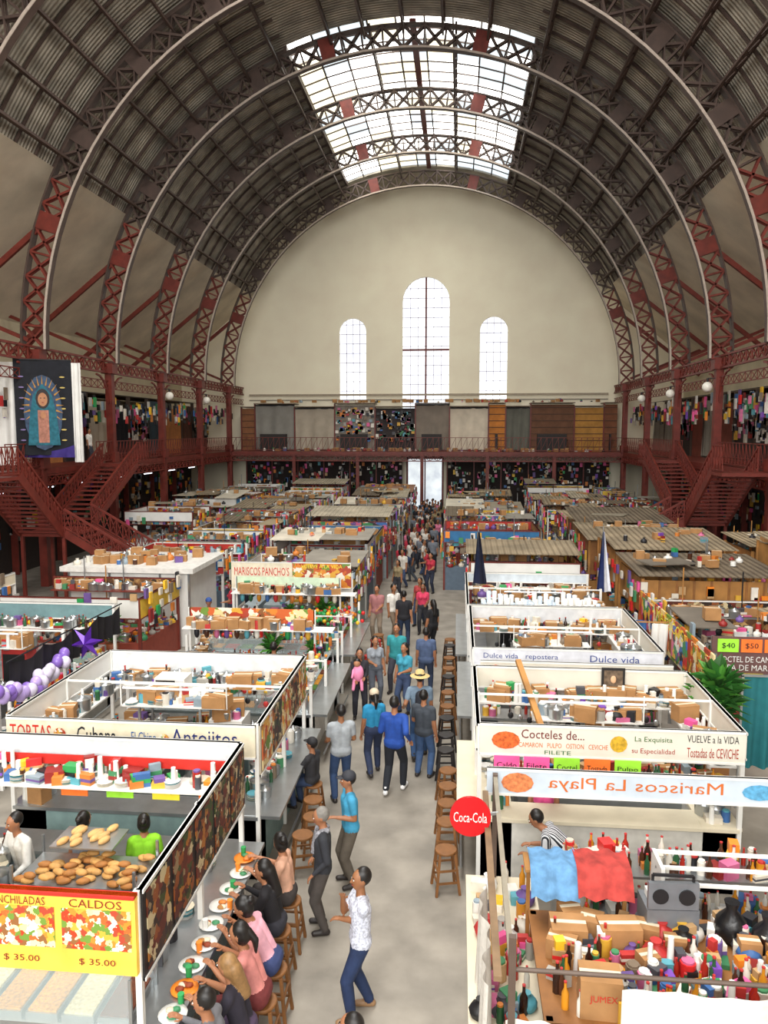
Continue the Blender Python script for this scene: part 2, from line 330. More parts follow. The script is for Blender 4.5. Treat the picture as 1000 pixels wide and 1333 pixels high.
def header(mb,side,x0,x1,y0,y1,z0,z1,m,fr=WHITE,t=.05):
    b={'S':(x0,x1,y0-t,y0),'N':(x0,x1,y1,y1+t),'W':(x0-t,x0,y0,y1),'E':(x1,x1+t,y0,y1)}[side]
    mb.box(*b,z0,z1,m)
    e=.012
    if side in'SN':
        mb.box(b[0],b[1],b[2]-e,b[3]+e,z1-.035,z1,fr);mb.box(b[0],b[1],b[2]-e,b[3]+e,z0,z0+.03,fr)
    else:
        mb.box(b[0]-e,b[1]+e,b[2],b[3],z1-.035,z1,fr);mb.box(b[0]-e,b[1]+e,b[2],b[3],z0,z0+.03,fr)
FLOOR_SHADE=M('#6a6660',.8,0,.2,3); arg=random.Random(77)  # darker sheet over stall floors, interior shade put into its colour
def stallframe(mb,x0,x1,y0,y1,top=2.4,hd=None,base=WHITE,ct=STEEL,fr=WHITE,sides='SNEW',aisle='E',hz=2.0):
    mb.box(x0+.5,x1-.5,y0+.5,y1-.5,0,.015,FLOOR_SHADE)
    for x in(x0,x1):
        for y in(y0,y1,(y0+y1)/2): mb.box(x-.03,x+.03,y-.03,y+.03,0,top,fr)
    for s,m in (hd or {}).items():
        z0=hz
        if isinstance(m,tuple): m,z0=m
        header(mb,s,x0,x1,y0,y1,z0,top,m,fr)
    w=.5
    C={'S':(x0,x1,y0,y0+w),'N':(x0,x1,y1-w,y1),'W':(x0,x0+w,y0,y1),'E':(x1-w,x1,y0,y1)}
    for s in sides:
        b=C[s]; mb.box(b[0]+.02,b[1]-.02,b[2]+.02,b[3]-.02,0,.95,base)
        e=.32 if s==aisle else .05
        bb=list(b); i={'S':2,'N':3,'W':0,'E':1}[s]; bb[i]+= e*(-1 if i in(0,2) else 1); mb.box(*bb,.95+(.004 if s in'EW' else 0),1.0+(.004 if s in 'EW' else 0),ct)
    if aisle in'EW':
        xx=(x1+.25) if aisle=='E' else x0-.25; mb.cyl((xx,y0,.2),(xx,y1,.2),.02,.02,STEEL,6)
    mb.box(x0+.05,x1-.05,y1-.45,y1-.02,1.86,1.89,fr)
    ym=(y0+y1)/2; mb.box(x0+.8,x1-.8,ym-.02,ym+.02,top-.06,top-.02,fr); mb.box(x0,x0+.8,ym-.015,ym+.015,top-.05,top-.02,fr); mb.box(x1-.8,x1,ym-.015,ym+.015,top-.05,top-.02,fr)
    mb.cyl((x0+1,ym-.03,top-.12),(x1-1,ym-.03,top-.12),.02,.02,M('#f4f6f8',.3,0,.02,3,emit=.25),6)
    if top>2.2:
        # side shelf away from the aisle, overhead rack and hanging utensils
        sx=(x0+.03,x0+.4) if aisle=='E' else (x1-.4,x1-.03)
        mb.box(sx[0],sx[1],y0+.1,y1-.5,1.84,1.87,fr); goods(mb,sx[0]+.08,sx[1]-.08,y0+.2,y1-.6,1.87,int((y1-y0)*8),arg,'kccjopgs')
        ry=ym+.1; mb.box(x0+.9,x1-1.0,ry,ry+.4,1.9,1.92,fr)
        for xx in(x0+.9,x1-1.0): mb.box(xx-.01,xx+.01,ry,ry+.02,1.9,top-.03,fr)
        goods(mb,x0+1.0,x1-1.1,ry+.08,ry+.32,1.92,26,arg,'kcccjgsop')
        for i in range(16):
            x=x0+.6+(x1-x0-1.2)*i/15; h=arg.uniform(.12,.3); mb.cyl((x,y1-.5,1.84),(x,y1-.5,1.84-h),.008,.008,STEEL,5); mb.ell((x,y1-.5,1.84-h),(.05,.015,.06),arg.choice([STEEL,BLACK,VM[0],STEEL]),None,8,5)
        goods(mb,x0+.1,x1-.1,y1-.4,y1-.1,1.0,34,arg,'bjcopk'); goods(mb,sx[0],sx[1],y0+.1,y1-.5,1.0,int((y1-y0)*9),arg,'bjcopks')
        fx=arg.uniform(x0+.8,x1-1.4); mb.box(fx,fx+.6,y1-1.05,y1-.5,0,1.5,arg.choice([WHITE,VM[0],STEEL])); mb.box(fx+.03,fx+.57,y1-1.06,y1-1.05,.1,1.4,arg.choice([STEEL,BLACK]))
        goods(mb,fx+.1,fx+.5,y1-1,y1-.6,1.5,6,arg,'kcoj')
def glasscase(mb,x0,x1,y0,y1,z0,z1,rg):
    for x in(x0,x1):
        for y in(y0,y1): mb.box(x-.015,x+.015,y-.015,y+.015,z0,z1,STEEL)
    mb.box(x0,x1,y0,y1,z1,z1+.015,GLASS); mb.box(x0,x1,y0-.005,y0,z0,z1,GLASS); 
    n=max(2,int((x1-x0)/.35)); ny=max(1,int((y1-y0)/.35))
    for i in range(n):
        for j in range(ny):
            a=x0+(x1-x0)*i/n+.02;b=x0+(x1-x0)*(i+1)/n-.02;c=y0+(y1-y0)*j/ny+.02;d=y0+(y1-y0)*(j+1)/ny-.02
            mb.box(a,b,c,d,z0,z0+.08,STEEL); mb.box(a+.02,b-.02,c+.02,d-.02,z0+.08,z0+.1,rg.choice([M('#a8431c',.5,0,.4,30),M('#d9972a',.5,0,.4,30),M('#4d7a2a',.5,0,.4,30),M('#6a3318',.5,0,.4,30),M('#e9d9a8',.5,0,.3,30),M('#b5241a',.5,0,.4,30)]))
def sign(name,texts,x0,x1,y,z0,z1,bg,mir=False,rz=0,extra=None,par=None):
    mb=MB(); w=x1-x0;h=z1-z0; mb.box(-w/2,w/2,0,.04,0,h,bg)
    mb.box(-w/2,w/2,-.012,.05,h-.03,h,WHITE);mb.box(-w/2,w/2,-.012,.05,0,.03,WHITE)
    for t,cx,cz,tw,tht,c in texts: mb.text(t,(-w/2+cx*w,-.006,cz*h),tw*w,tht*h,M(c,.5,0,.05,3),mir=mir)
    for (cx,cz,rx,rz_,m) in (extra or []): 
        vs=[(-w/2+cx*w+rx*math.cos(a*.5236),-.008,cz*h+rz_*math.sin(a*.5236)) for a in range(12)]; mb.add(vs,[tuple(range(12))],m)
    return mb.obj(name,((x0+x1)/2,y,z0),rz,par)
def stool(col,h=.62):
    mb=MB(); s=.15
    mb.prof([(0,s),(.035,s+.01),(.04,s)],col,(0,0,h-.04),(0,0,h),14) 
    for i in(-1,1):
        for j in(-1,1): mb.beam((i*.17,j*.17,0),(i*.11,j*.11,h-.04),.035,.035,col)
    for z in(.18,.36):
        e=.155-.06*z*.6
        for i in(-1,1): mb.beam((i*e,-e,z),(i*e,e,z),.025,.025,col); mb.beam((-e,i*e,z),(e,i*e,z),.025,.025,col)
    me=mb.obj('bar_stool',(0,0,0)); m=me.data; bpy.data.objects.remove(me); return m
SW=stool(M('#7e5229',.6,0,.25,5)); SB=stool(M('#221d1c',.5),.7); SR=stool(M('#a5281e',.5),.66)
# ================= L1
rg=random.Random(11)
mb=MB(); x0,x1,y0,y1=-6.6,-2.9,6.4,9.75
stallframe(mb,x0,x1,y0,y1,top=2.4,hd={'N':M('#cfd8dc'),'E':(BLACK,1.5)},base=M('#9fafb2'),aisle='E',sides='NEW') if False else None
mb.box(x0+.5,x1-.5,y0+.5,y1-.5,0,.015,FLOOR_SHADE)
for x in(x0,x1):
    for y in(y0,y1,(y0+y1)/2): mb.box(x-.03,x+.03,y-.03,y+.03,0,2.4,WHITE)
header(mb,'N',x0,x1,y0,y1,2.0,2.4,M('#cfd8dc')); header(mb,'E',x0,x1,y0,y1,1.5,2.4,BLACK)
for (a,b,c,d) in((x0,x1,y1-.5,y1),(x0,x0+.5,y0,y1),(x1-.5,x1,y0,y1)): mb.box(a+.02,b-.02,c+.02,d-.02,0,.95,M('#9fafb2'))
mb.box(x0,x1,y1-.5,y1+.05,.95,1.0,STEEL); mb.box(x1-.5,x1+.32,y0,y1,.954,1.004,STEEL); mb.box(x0,x0+.5,y0,y1,.954,1.004,STEEL); mb.cyl((x1+.25,y0,.2),(x1+.25,y1,.2),.02,.02,STEEL,6); mb.box(x0+.05,x1-.05,y1-.45,y1-.02,1.86,1.89,WHITE)
mb.box(x0,x1-.05,y1-.06,y1-.05,2.02,2.16,M('#c8281e')); 
for i in range(5): a=y0+.08+i*.67; mb.box(x1+.05,x1+.06,a,a+.58,1.56,2.34,K('menu',9+i)); mb.box(x1-.01,x1-.0,a,a+.58,1.56,2.34,K('menu',8))
mb.box(x0,x1-.5,y0+.02,y0+.6,0,1.0,STEEL); glasscase(mb,x0,x1-.1,y0,y0+.6,1.0,1.5,rg)
mb.box(-5.4,-3.6,7.9,8.9,0,.9,STEEL); mb.box(-5.4,-3.6,7.9,8.9,.9,.95,STEEL)
mb.box(-5.2,-3.7,8.1,8.8,1.25,1.27,STEEL)
for x in(-5.2,-3.7):
    for y in(8.1,8.8): mb.box(x-.015,x+.015,y-.015,y+.015,.95,1.5,STEEL)
st=mb.obj('food_stall')
mb=MB(); mb.box(-6.6,-2.88,6.3,6.36,1.62,2.4,M('#f2c24a',.4,0,.2,3,emit=.35)); 
for i in range(5):
    a=-6.5+i*.73; mb.box(a,a+.66,6.29,6.3,1.86,2.25,K('food',16,emit=.35))
for i,t in enumerate(['TORTAS','COMIDAS','QUESADILLAS','ENCHILADAS','CALDOS']): mb.text(t,(-6.17+i*.73,6.285,2.31),.5,.08,M('#7a1410',emit=.1)); mb.text('$ 35.00',(-6.17+i*.73,6.285,1.74),.35,.07,M('#7a1410'))
mb.box(-6.6,-2.88,6.28,6.37,2.37,2.4,M('#d42a1e'));mb.obj('illuminated_menu_board',par=st)
mb=MB() 
for i in range(60):
    x=rg.uniform(-5.15,-3.75);y=rg.uniform(8.12,8.75); mb.ell((x,y,1.30+rg.choice([0,.05])),(.09,.055,.035),M('#c89858' if i%3 else '#a87038',.7,0,.25,8),Euler((0,0,rg.uniform(-.5,.5))).to_matrix(),8,5)
for i in range(14): mb.ell((rg.uniform(-4.9,-4.2),rg.uniform(8.55,8.95),1.55),(.1,.05,.04),M('#d0a468',.7,0,.2,8),Euler((0,0,1.2)).to_matrix(),8,5)
mb.box(-4.95,-4.15,8.5,9.0,1.5,1.52,STEEL)
mb.obj('bread_roll_pile',par=st)
mb=MB(); goods(mb,-5.3,-3.5,7.95,8.1,.95,16,rg,'bjs'); goods(mb,-6.4,-3.1,9.4,9.65,1.89,60,rg,'ssccccpj'); goods(mb,-6.4,-3.2,6.6,6.8,1.53,24,rg,'spjc'); goods(mb,-3.6,-3.1,7.2,9.5,1.0,34,rg,'bpjoc'); goods(mb,-6.4,-5.6,7.6,9.3,1.0,20,rg,'bpjoc'); mb.box(-6.5,-5.95,7.5,9.3,0,1,STEEL); mb.obj('kitchen_supplies',par=st)
mb=MB(); mb.prof([(0,.16),(.35,.18),(.4,.12),(.44,.13)],M('#f0b81c',.15,0,.1,3),(-5.75,8.4,1.0),(-5.75,8.4,2),14); mb.box(-6,-5.5,8.2,8.7,0,1,STEEL); mb.obj('juice_jar',par=st)
mb=MB()
for i in range(9): plate(mb,-2.70+rg.uniform(-.05,.05),6.6+i*.34,1.005,rg)
for i in range(8): x=-2.82+rg.uniform(-.05,.22);y=6.75+i*.38; mb.cyl((x,y,1.005),(x,y,1.12),.03,.035,rg.choice([BR[1],BR[3],BR[4],WHITE]),9)
mb.obj('meal_plates',par=st)
mb=MB()
for i,c in enumerate(['#f0742a','#9be03a','#f0e23a','#f0742a']):
    x=-5.4+i*.65; mb.box(x,x+.38,9.64,9.655,1.6,1.83,M(c,.6,emit=.15)); mb.text('TORTA $%d'%(25+i),(x+.19,9.635,1.72),.3,.08,BLACK)
mb.obj('price_cards',par=st)
# ================= L2
mb=MB(); x0,x1,y0,y1=-6.6,-2.85,10.45,13.8
stallframe(mb,x0,x1,y0,y1,hd={'E':(M('#b8ad98'),1.6),'W':WHITE,'N':M('#d8dcde')},base=M('#7f9998'),aisle='E')
for i in range(5): a=y0+.08+i*.66; mb.box(x1+.05,x1+.062,a,a+.58,1.66,2.34,K('menu' if i%2 else 'food',9+i))
mb.box(x0+.5,x1-.5,y0+.02,y0+.5,1.85,1.88,WHITE); mb.box(-6.2,-4.8,11.6,12.8,0,1.0,STEEL); mb.box(-4.4,-3.6,11.5,12.6,0,1.0,STEEL)
st=mb.obj('food_stall')
sign('tortas_sign',[('TORTAS',.1,.55,.17,.5,'#c8281e'),('Cubana',.37,.55,.16,.5,'#20202a'),('El Chino',.56,.55,.1,.3,'#2a5a9a'),('Antojitos',.8,.52,.26,.62,'#1c2a6a')],-6.6,-2.85,10.35,1.9,2.4,M('#e0d6bc'),extra=[(.22,.5,.1,.12,K('food',20)),(.64,.4,.1,.14,K('food',20))],par=st)
mb=MB(); mb.box(-5.3,-4.75,12.7,13.1,1.95,2.25,WHITE); mb.box(-5.27,-4.92,12.69,12.7,1.98,2.22,BLACK); mb.box(-4.9,-4.77,12.688,12.7,1.98,2.22,M('#c9ccd0')); mb.box(-5.6,-4.4,12.6,13.2,1.93,1.95,WHITE);
for x in(-5.55,-4.45): mb.box(x-.02,x+.02,12.6,12.64,1,1.93,STEEL); mb.box(x-.02,x+.02,13.16,13.2,1,1.93,STEEL)
mb.obj('microwave_oven',par=st)
mb=MB(); goods(mb,-6.4,-3.1,13.4,13.65,1.89,60,rg,'kcccbjpo'); goods(mb,-6.3,-3.1,10.55,10.8,1.88,60,rg,'scckgo'); goods(mb,-6.1,-4.9,11.7,12.5,1.0,36,rg,'obcjk'); goods(mb,-4.3,-3.7,11.6,12.5,1.0,26,rg,'obcjk'); goods(mb,-3.3,-2.9,10.8,13.6,1.0,40,rg,'bjpo'); mb.obj('kitchen_supplies',par=st)
# ================= L3/L4
mb=MB(); 
for (y0,y1,mm) in ((14.5,17.9,M('#d0d0cc')),(18.6,21.9,M('#c4cac4'))):
    stallframe(mb,-6.6,-2.85,y0,y1,top=1.6,base=mm,aisle='E')
    glasscase(mb,-3.3,-2.95,y0+.1,y1-.1,1.0,1.35,rg); glasscase(mb,-6.3,-3.6,y0,y0+.4,1.0,1.3,rg)
    mb.box(-5.8,-4.6,y0+1.3,y1-1.3,0,1.1,STEEL)
    for x in(-6.5,-3.4): mb.box(x-.025,x+.025,y1-.05,y1,1,2.3,WHITE)
    mb.box(-6.5,-3.4,y1-.05,y1,1.95,2.3,K('food',4) if y0<15 else M('#c8dcc0'))
    for k in range(12): x=-6.3+k*.25; mb.ell((x,y1-.12,1.7),(.07,.06,.14),rg.choice(VM+BR+BOT),None,8,5)
st=mb.obj('juice_counter')
mb=MB(); goods(mb,-6.4,-3.4,17.5,17.8,1.0,70,rg,'bbbbjff'); goods(mb,-6.3,-3.4,21.4,21.8,1.0,60,rg,'bffjc'); goods(mb,-5.7,-4.7,15.9,16.5,1.1,40,rg,'fobc'); goods(mb,-5.7,-4.7,20,20.5,1.1,40,rg,'fobc'); goods(mb,-6.4,-3.4,17.5,17.85,1.89,50,rg,'kcbjo'); goods(mb,-6.4,-3.4,21.5,21.85,1.89,50,rg,'kcbjo'); goods(mb,-6.5,-6.2,14.6,21.6,1.0,90,rg,'kcbjo'); goods(mb,-6.2,-3.6,14.6,14.85,1.32,40,rg,'fcjb'); goods(mb,-6.2,-3.6,18.7,18.9,1.32,40,rg,'fcjb'); goods(mb,-3.28,-2.98,14.7,21.7,1.37,60,rg,'fjbp')
for i in range(16): bottle(mb,-4.9+i*.11,19.2,1.1,.3,BOT[1] if i%2 else BR[4]); 
mb.box(-5,-3,19.1,19.3,0,1.1,STEEL)
for i in range(150):
    x=rg.gauss(-3.7,.35);y=rg.gauss(21.6,.3);mb.ell((x,y,1.1+rg.random()*.3),(.06,.06,.06),rg.choice([BR[4],BR[1],BR[3],BR[3],BR[0]]),None,7,5)
mb.obj('fruit_and_bottles',par=st)
def plant(name,x,y,z,r,h,seed,pot=True,cols=('#2f6b25','#4c8a30','#24531c'),par=None,n=130):
    g=random.Random(seed); mb=MB()
    if pot: mb.prof([(0,r*.3),(r*.5,r*.4),(r*.52,r*.33)],M('#8a4a2a'),(x,y,z),(x,y,z+1),12); z+=r*.5
    for i in range(n):
        a=g.uniform(0,6.28);e=g.uniform(.1,1.4);L=g.uniform(.4,1)*r; b=Vector((x,y,z+g.random()*h*.6)); d=Vector((math.cos(a)*math.cos(e),math.sin(a)*math.cos(e),math.sin(e))); tip=b+d*L
        s=d.cross(Vector((0,0,1))).normalized()*L*.16; mid=b+d*L*.55+Vector((0,0,L*.1)); tip.z-=L*.12
        mb.add([b,mid+s,tip,mid-s],[(0,1,2,3)],M(g.choice(cols),.6,0,.2,5))
        if i%9==0: mb.cyl(b,mid,.008,.005,M('#4a3a20'),5)
    mb.cyl((x,y,z),(x,y,z+h*.7),.02,.015,M('#4a3a20'),6)
    return mb.obj(name,par=par)
plant('potted_plant',4.4,13.1,1.35,.7,1.0,4,n=260); plant('potted_plant',-3.9,22.1,1.0,.4,.4,5,par=st); plant('potted_plant',-8.7,18.3,1.0,.45,.9,6); plant('potted_plant',-4.9,21.9,1.0,.3,.3,8,par=st); plant('potted_plant',-4.4,17.6,1.0,.45,.5,18,par=st); plant('potted_plant',-3.5,18.0,1.0,.3,.4,19,par=st)
mb=MB(); mb.box(4.2,4.6,12.9,13.3,0,1.32,WOOD); mb.box(4.15,4.65,12.85,13.35,1.32,1.35,PLY); mb.obj('plant_stand')
# ================= R1
mb=MB(); x0,x1,y0,y1=.5,4.15,6.15,9.25; GP=M('#5a4a40',.5); OW=M('#7a6248',.7,0,.3,4)
for x in(x0,x1):
    for y in(y0,y1): mb.box(x-.03,x+.03,y-.03,y+.03,0,2.35,GP)
mb.cyl((x0,y0,2.05),(x1,y0,2.05),.02,.02,GP,6); mb.beam((x0,y0,2.05),(x0,y1,2.3),.05,.05,M('#8c8474')); mb.beam((x0-.12,y0,1.95),(x0-.12,y1,2.1),.07,.05,OW)
mb.box(x0,x1,y0,y0+.4,0,.95,WHITE); mb.box(x0-.3,x0+.45,y0+.4,y1,0,.95,WHITE); mb.box(x0-.35,x0+.5,y0+.4,y1,.95,1.0,CREAM)
mb.box(x0+.3,x1,6.3,7.9,1.42,1.46,WOOD); mb.box(x0+.3,x1,6.3,7.9,.8,.84,WOOD)
for x in(x0+.35,x1-.1,2.2):
    for y in(6.35,7.85): mb.box(x-.03,x+.03,y-.03,y+.03,0,1.46,WOOD)
mb.box(1.2,3.9,8.6,9.1,0,.9,STEEL); mb.box(1.2,3.9,8.6,9.1,1.45,1.48,STEEL)
for x in(1.22,3.88): mb.box(x-.02,x+.02,8.6,9.1,.9,1.45,STEEL)
for k in range(3): mb.box(2.2,4.1,8.0+k*.18,8.04+k*.18,1.75+k*.08,1.78+k*.08,WHITE)
mb.box(2.2,2.24,7.98,8.4,1.46,1.95,WHITE); mb.box(4.06,4.1,7.98,8.4,1.46,1.95,WHITE)
mb.box(x0+.5,x1-.05,y0+.5,y1,0,.015,FLOOR_SHADE)
st=mb.obj('snack_stall')
rg=random.Random(5)
mb=MB(); goods(mb,.95,4.0,6.4,7.1,1.46,130,rg,'cccbbjjbcs',.55); goods(mb,1.0,4.0,7.0,7.8,1.46,90,rg,'cccckbjg',.6); goods(mb,1.3,3.8,8.65,9.05,1.48,50,rg,'bbbjc'); goods(mb,1.3,3.8,8.65,9.05,.9,40,rg,'bbbjc'); goods(mb,.25,.85,6.7,9.1,1.0,34,rg,'ccbjg',.6)
for i in range(14): x=1.5+i*.17; mb.rbox((x,6.32,1.46),.14,.03,.22,rg.uniform(-.1,.1),rg.choice(BR+VM))
mb.obj('packaged_goods',par=st)
mb=MB(); 
for (x,y,z,w,d,h,a) in((1.3,6.5,1.46,.36,.28,.36,-.05),(1.65,7.4,1.46,.4,.26,.24,.1),(1.15,7.4,1.46,.35,.3,.22,0),(3.5,6.8,1.46,.35,.3,.26,.2)):
    mb.rbox((x,y,z),w,d,h,a,CARD); mb.rbox((x,y,z+h),w,.05,.004,a,CREAM)
mb.text('JUMEX',(1.31,6.35,1.66),.24,.08,M('#c03020')); mb.obj('cardboard_boxes',par=st)
mb=MB(); 
def drape(mb,x0,x1,y0,y1,z,drop,m):
    n=10;vs=[];fs=[]
    for i in range(n+1):
        for j in range(9):
            u=i/n;v=j/8; yy=y0+(y1-y0)*v; zz=z-(drop*max(0,(.3-v)/.3)**1.2)+.02*math.sin(u*17+v*3); vs.append((x0+(x1-x0)*u,yy+.02*math.sin(u*13),zz))
    for i in range(n):
        for j in range(8): k=i*9+j; fs.append((k,k+9,k+10,k+1))
    mb.add(vs,fs,m,True)
mb.box(.75,1.85,7.78,8.12,1.95,1.98,PLY)
for x in(.8,1.82): mb.box(x-.02,x+.02,7.93,7.97,1.0,1.96,PLY)
drape(mb,.8,1.3,7.6,8.15,2.03,.26,M('#5f8cb4',.9,0,.3,9)); drape(mb,1.28,1.85,7.6,8.15,2.04,.24,M('#a83a34',.9,0,.3,9)); mb.obj('folded_blankets',par=st)
mb=MB(); GR=M('#7b7f84',.4,.3); mb.rbox((2.2,7.7,1.46),.52,.35,.32,.05,GR); mb.rbox((2.2,7.53,1.8),.5,.05,.28,.05,GR); mb.cyl((2.07,7.49,1.94),(2.07,7.52,1.94),.08,.08,BLACK,16); mb.cyl((2.33,7.49,1.94),(2.33,7.52,1.94),.08,.08,BLACK,16); mb.rbox((2.2,7.68,1.79),.42,.25,.08,.05,WHITE); mb.beam((2.0,7.55,2.14),(2.4,7.55,2.14),.025,.025,BLACK); mb.beam((2.0,7.55,2.06),(2.0,7.55,2.14),.025,.025,BLACK); mb.beam((2.4,7.55,2.06),(2.4,7.55,2.14),.025,.025,BLACK); mb.obj('portable_stereo',par=st)
mb=MB()
for (x,y,c,r) in((2.8,7.6,'#18181a',.17),(3.1,7.45,'#202024',.16),(3.4,7.6,'#18181a',.16),(3.6,7.4,'#4a3aa8',.18),(3.1,7.05,'#e8e8ec',.14),(3.85,7.1,'#3a8ad0',.16)):
    mb.prof([(0,r*.7),(r*.4,r),(r*1.3,r*.85),(r*1.9,r*.3),(r*2.4,r*.45)],M(c,.3,0,.2,9,bump=.5),(x,y,1.46),(x,y,2),11)
mb.obj('plastic_bags',par=st)
mb=MB(); LAC=M('#dcd8d0',.9,0,.08,20,bump=.3); mb.cloth((1.4,6.08),(4.1,6.08),1.98,.9,LAC,.03,7,50); mb.cloth((.30,6.1),(.30,7.6),1.92,.1,LAC,.06,5,40); mb.cloth((.45,6.12),(1.2,6.12),1.6,.3,LAC,.04,3,20); mb.obj('hanging_white_cloth',par=st)
mb=MB(); mb.cyl((.18,8.42,2.2),(.18,8.46,2.2),.235,.235,M('#c8141c',.3,0,.03,3),32); mb.text('Coca-Cola',(.18,8.412,2.2),.38,.12,WHITE); mb.beam((.18,8.45,2.2),(.5,8.45,2.25),.03,.03,STEEL); mb.obj('round_red_drink_sign',par=st)
CR=M('#dcd7c9',.5,0,.05,3)
sign('seafood_sign',[('Mariscos La Playa',.43,.5,.5,.55,'#c8682a')],.4,4.6,9.3,2.05,2.4,M('#c4d0da',.4,0,.1,3),mir=True,extra=[(.09,.5,.2,.13,M('#d07a4a',.5,0,.4,20)),(.78,.5,.2,.1,M('#5aa0c8',.5,0,.3,20))],par=st)
# ================= R2
x0,x1,y0,y1=.35,4.0,10.75,13.5; mb=MB()
stallframe(mb,x0,x1,y0,y1,hd={'W':(CR,2.0),'N':CR,'E':CR},base=M('#d0cec6'),aisle='W',ct=CREAM); mb.box(1,3.6,11.8,12.6,0,1.0,STEEL); mb.box(.6,3.9,10.8,11.1,1.5,1.53,STEEL)
st=mb.obj('seafood_stall')
sign('cocktails_sign',[('Cocteles de...',.28,.72,.24,.28,'#6a1410'),('CAMARON   PULPO   OSTION   CEVICHE',.32,.38,.34,.15,'#d06a1a'),('FILETE',.3,.16,.1,.12,'#2a6a3a'),('La Exquisita',.66,.66,.14,.2,'#3a6a2a'),('su Especialidad',.66,.3,.16,.2,'#a03018'),('VUELVE a la VIDA',.88,.75,.19,.22,'#2a2a2a'),('Tostadas de CEVICHE',.88,.33,.19,.3,'#a03018')],x0,x1,10.65,1.98,2.45,CR,extra=[(.1,.5,.2,.13,M('#d8622a',.5,0,.5,20)),(.53,.5,.12,.12,M('#caa02a',.5,0,.4,20))],par=st)
mb=MB()
for i,(c,t) in enumerate([('#f05a9a','Caldo'),('#f05a9a','Filete'),('#9be03a','Coctel'),('#f0742a','Tostada'),('#9be03a','Pulpo')]): x=.55+i*.42; mb.box(x,x+.36,10.6,10.61,1.78,2.0,M(c,.6,emit=.15)); mb.text(t,(x+.18,10.59,1.87),.28,.08,BLACK)
mb.obj('price_cards',par=st)
mb=MB(); goods(mb,.6,3.8,13.1,13.35,1.89,60,rg,'cjbkps'); goods(mb,.6,3.8,10.85,11.05,1.53,60,rg,'bjcbf'); goods(mb,1.1,3.5,11.9,12.5,1.0,60,rg,'ojbfck'); goods(mb,.5,.8,11,13.3,1.0,30,rg,'bjp'); mb.obj('kitchen_supplies',par=st)
mb=MB(); mb.beam((1.5,10.9,1.6),(1.05,12.9,2.7),.09,.06,PLY); mb.obj('wooden_pole',par=st)
mb=MB(); mb.box(2.55,2.95,13.42,13.45,1.95,2.45,BLACK); mb.box(2.59,2.91,13.41,13.42,1.99,2.41,M('#6a5a4a',.4,0,.5,14)); mb.ell((2.75,13.41,2.25),(.05,.01,.07),M('#d8b08a')); mb.obj('framed_picture',par=st)
# R3
x0,x1,y0,y1=.35,3.9,14.7,18.3; mb=MB()
stallframe(mb,x0,x1,y0,y1,hd={'W':(M('#d0d0ce'),2.0),'N':M('#d2d6da'),'E':CR},base=M('#cfcbc3'),aisle='W'); mb.box(1,3.6,16,17.,0,1.0,STEEL); mb.box(.5,3.8,15.6,15.9,1.6,1.63,STEEL); st=mb.obj('dessert_stall')
sign('dessert_sign',[('Dulce vida   repostera',.25,.55,.4,.35,'#3a4a8a'),('Dulce vida',.75,.55,.26,.35,'#3a4a8a')],x0,x1,14.62,2.05,2.42,M('#d6d8e0'),par=st)
sign('shrimp_cocktail_sign',[('Ternurin de camaron',.32,.5,.3,.4,'#c8502a'),('COCTELES',.72,.5,.2,.35,'#a03018')],x0+.1,x1,13.9,2.0,2.38,CR,extra=[(.08,.5,.15,.12,M('#d8622a',.5,0,.5,20))],par=st)
mb=MB(); goods(mb,.5,3.8,17.9,18.2,1.89,60,rg,'cpsjbk'); goods(mb,.5,3.8,14.75,15.0,1.0,36,rg,'bj'); goods(mb,.6,3.7,15.62,15.88,1.63,60,rg,'sjc'); goods(mb,1.1,3.5,16,17,1.0,60,rg,'ocjs'); mb.obj('kitchen_supplies',par=st)
# R4
x0,x1,y0,y1=.3,3.9,18.9,23.2; mb=MB()
stallframe(mb,x0,x1,y0,y1,top=2.3,hd={'S':M('#d0d4d8'),'N':M('#c8d2da'),'W':(WHITE,1.9)},base=WHITE,aisle='W'); mb.box(.6,3.6,19.2,20.6,1.86,1.9,WHITE); mb.box(.6,3.6,21.5,22.5,1.86,1.9,WHITE); st=mb.obj('juice_stall')
mb=MB()
for j in range(3):
    for i in range(20): x=.7+i*.15; h=rg.uniform(.2,.45); mb.prof([(0,.05),(h,.065),(h+.01,.04)],rg.choice([WHITE,WHITE,M('#c8d8e8',.2)]),(x,19.4+j*.45,1.9),(x,19.4+j*.45,3),8)
goods(mb,.6,3.6,21.6,22.4,1.9,60,rg,'kcccgs'); mb.obj('stacked_disposable_cups',par=st)
def flagobj(x,y,z0,z1,cols):
    mb=MB(); mb.cyl((x,y,1.5),(x,y,z1+.15),.015,.015,STEEL,6); n=8;vs=[]
    for i in range(n+1):
        t=i/n; w=.06+.34*t
        for j in range(7): u=j/6; vs.append((x+(u-.35)*w,y-.03+.06*math.sin(u*9),z1+(z0-z1)*t))
    for i in range(n):
        for j in range(6):
            k=i*7+j; f=(k,k+1,k+8,k+7); mb.add([vs[q] for q in f],[(0,1,2,3)],cols[0] if j<3 else cols[1],True)
    mb.obj('hanging_flag',par=st)
flagobj(.6,22,2.2,3.7,(M('#1c2440'),M('#141a30'))); flagobj(3.95,21.2,2.2,3.85,(M('#1c2a5a'),M('#dfe2ea')))
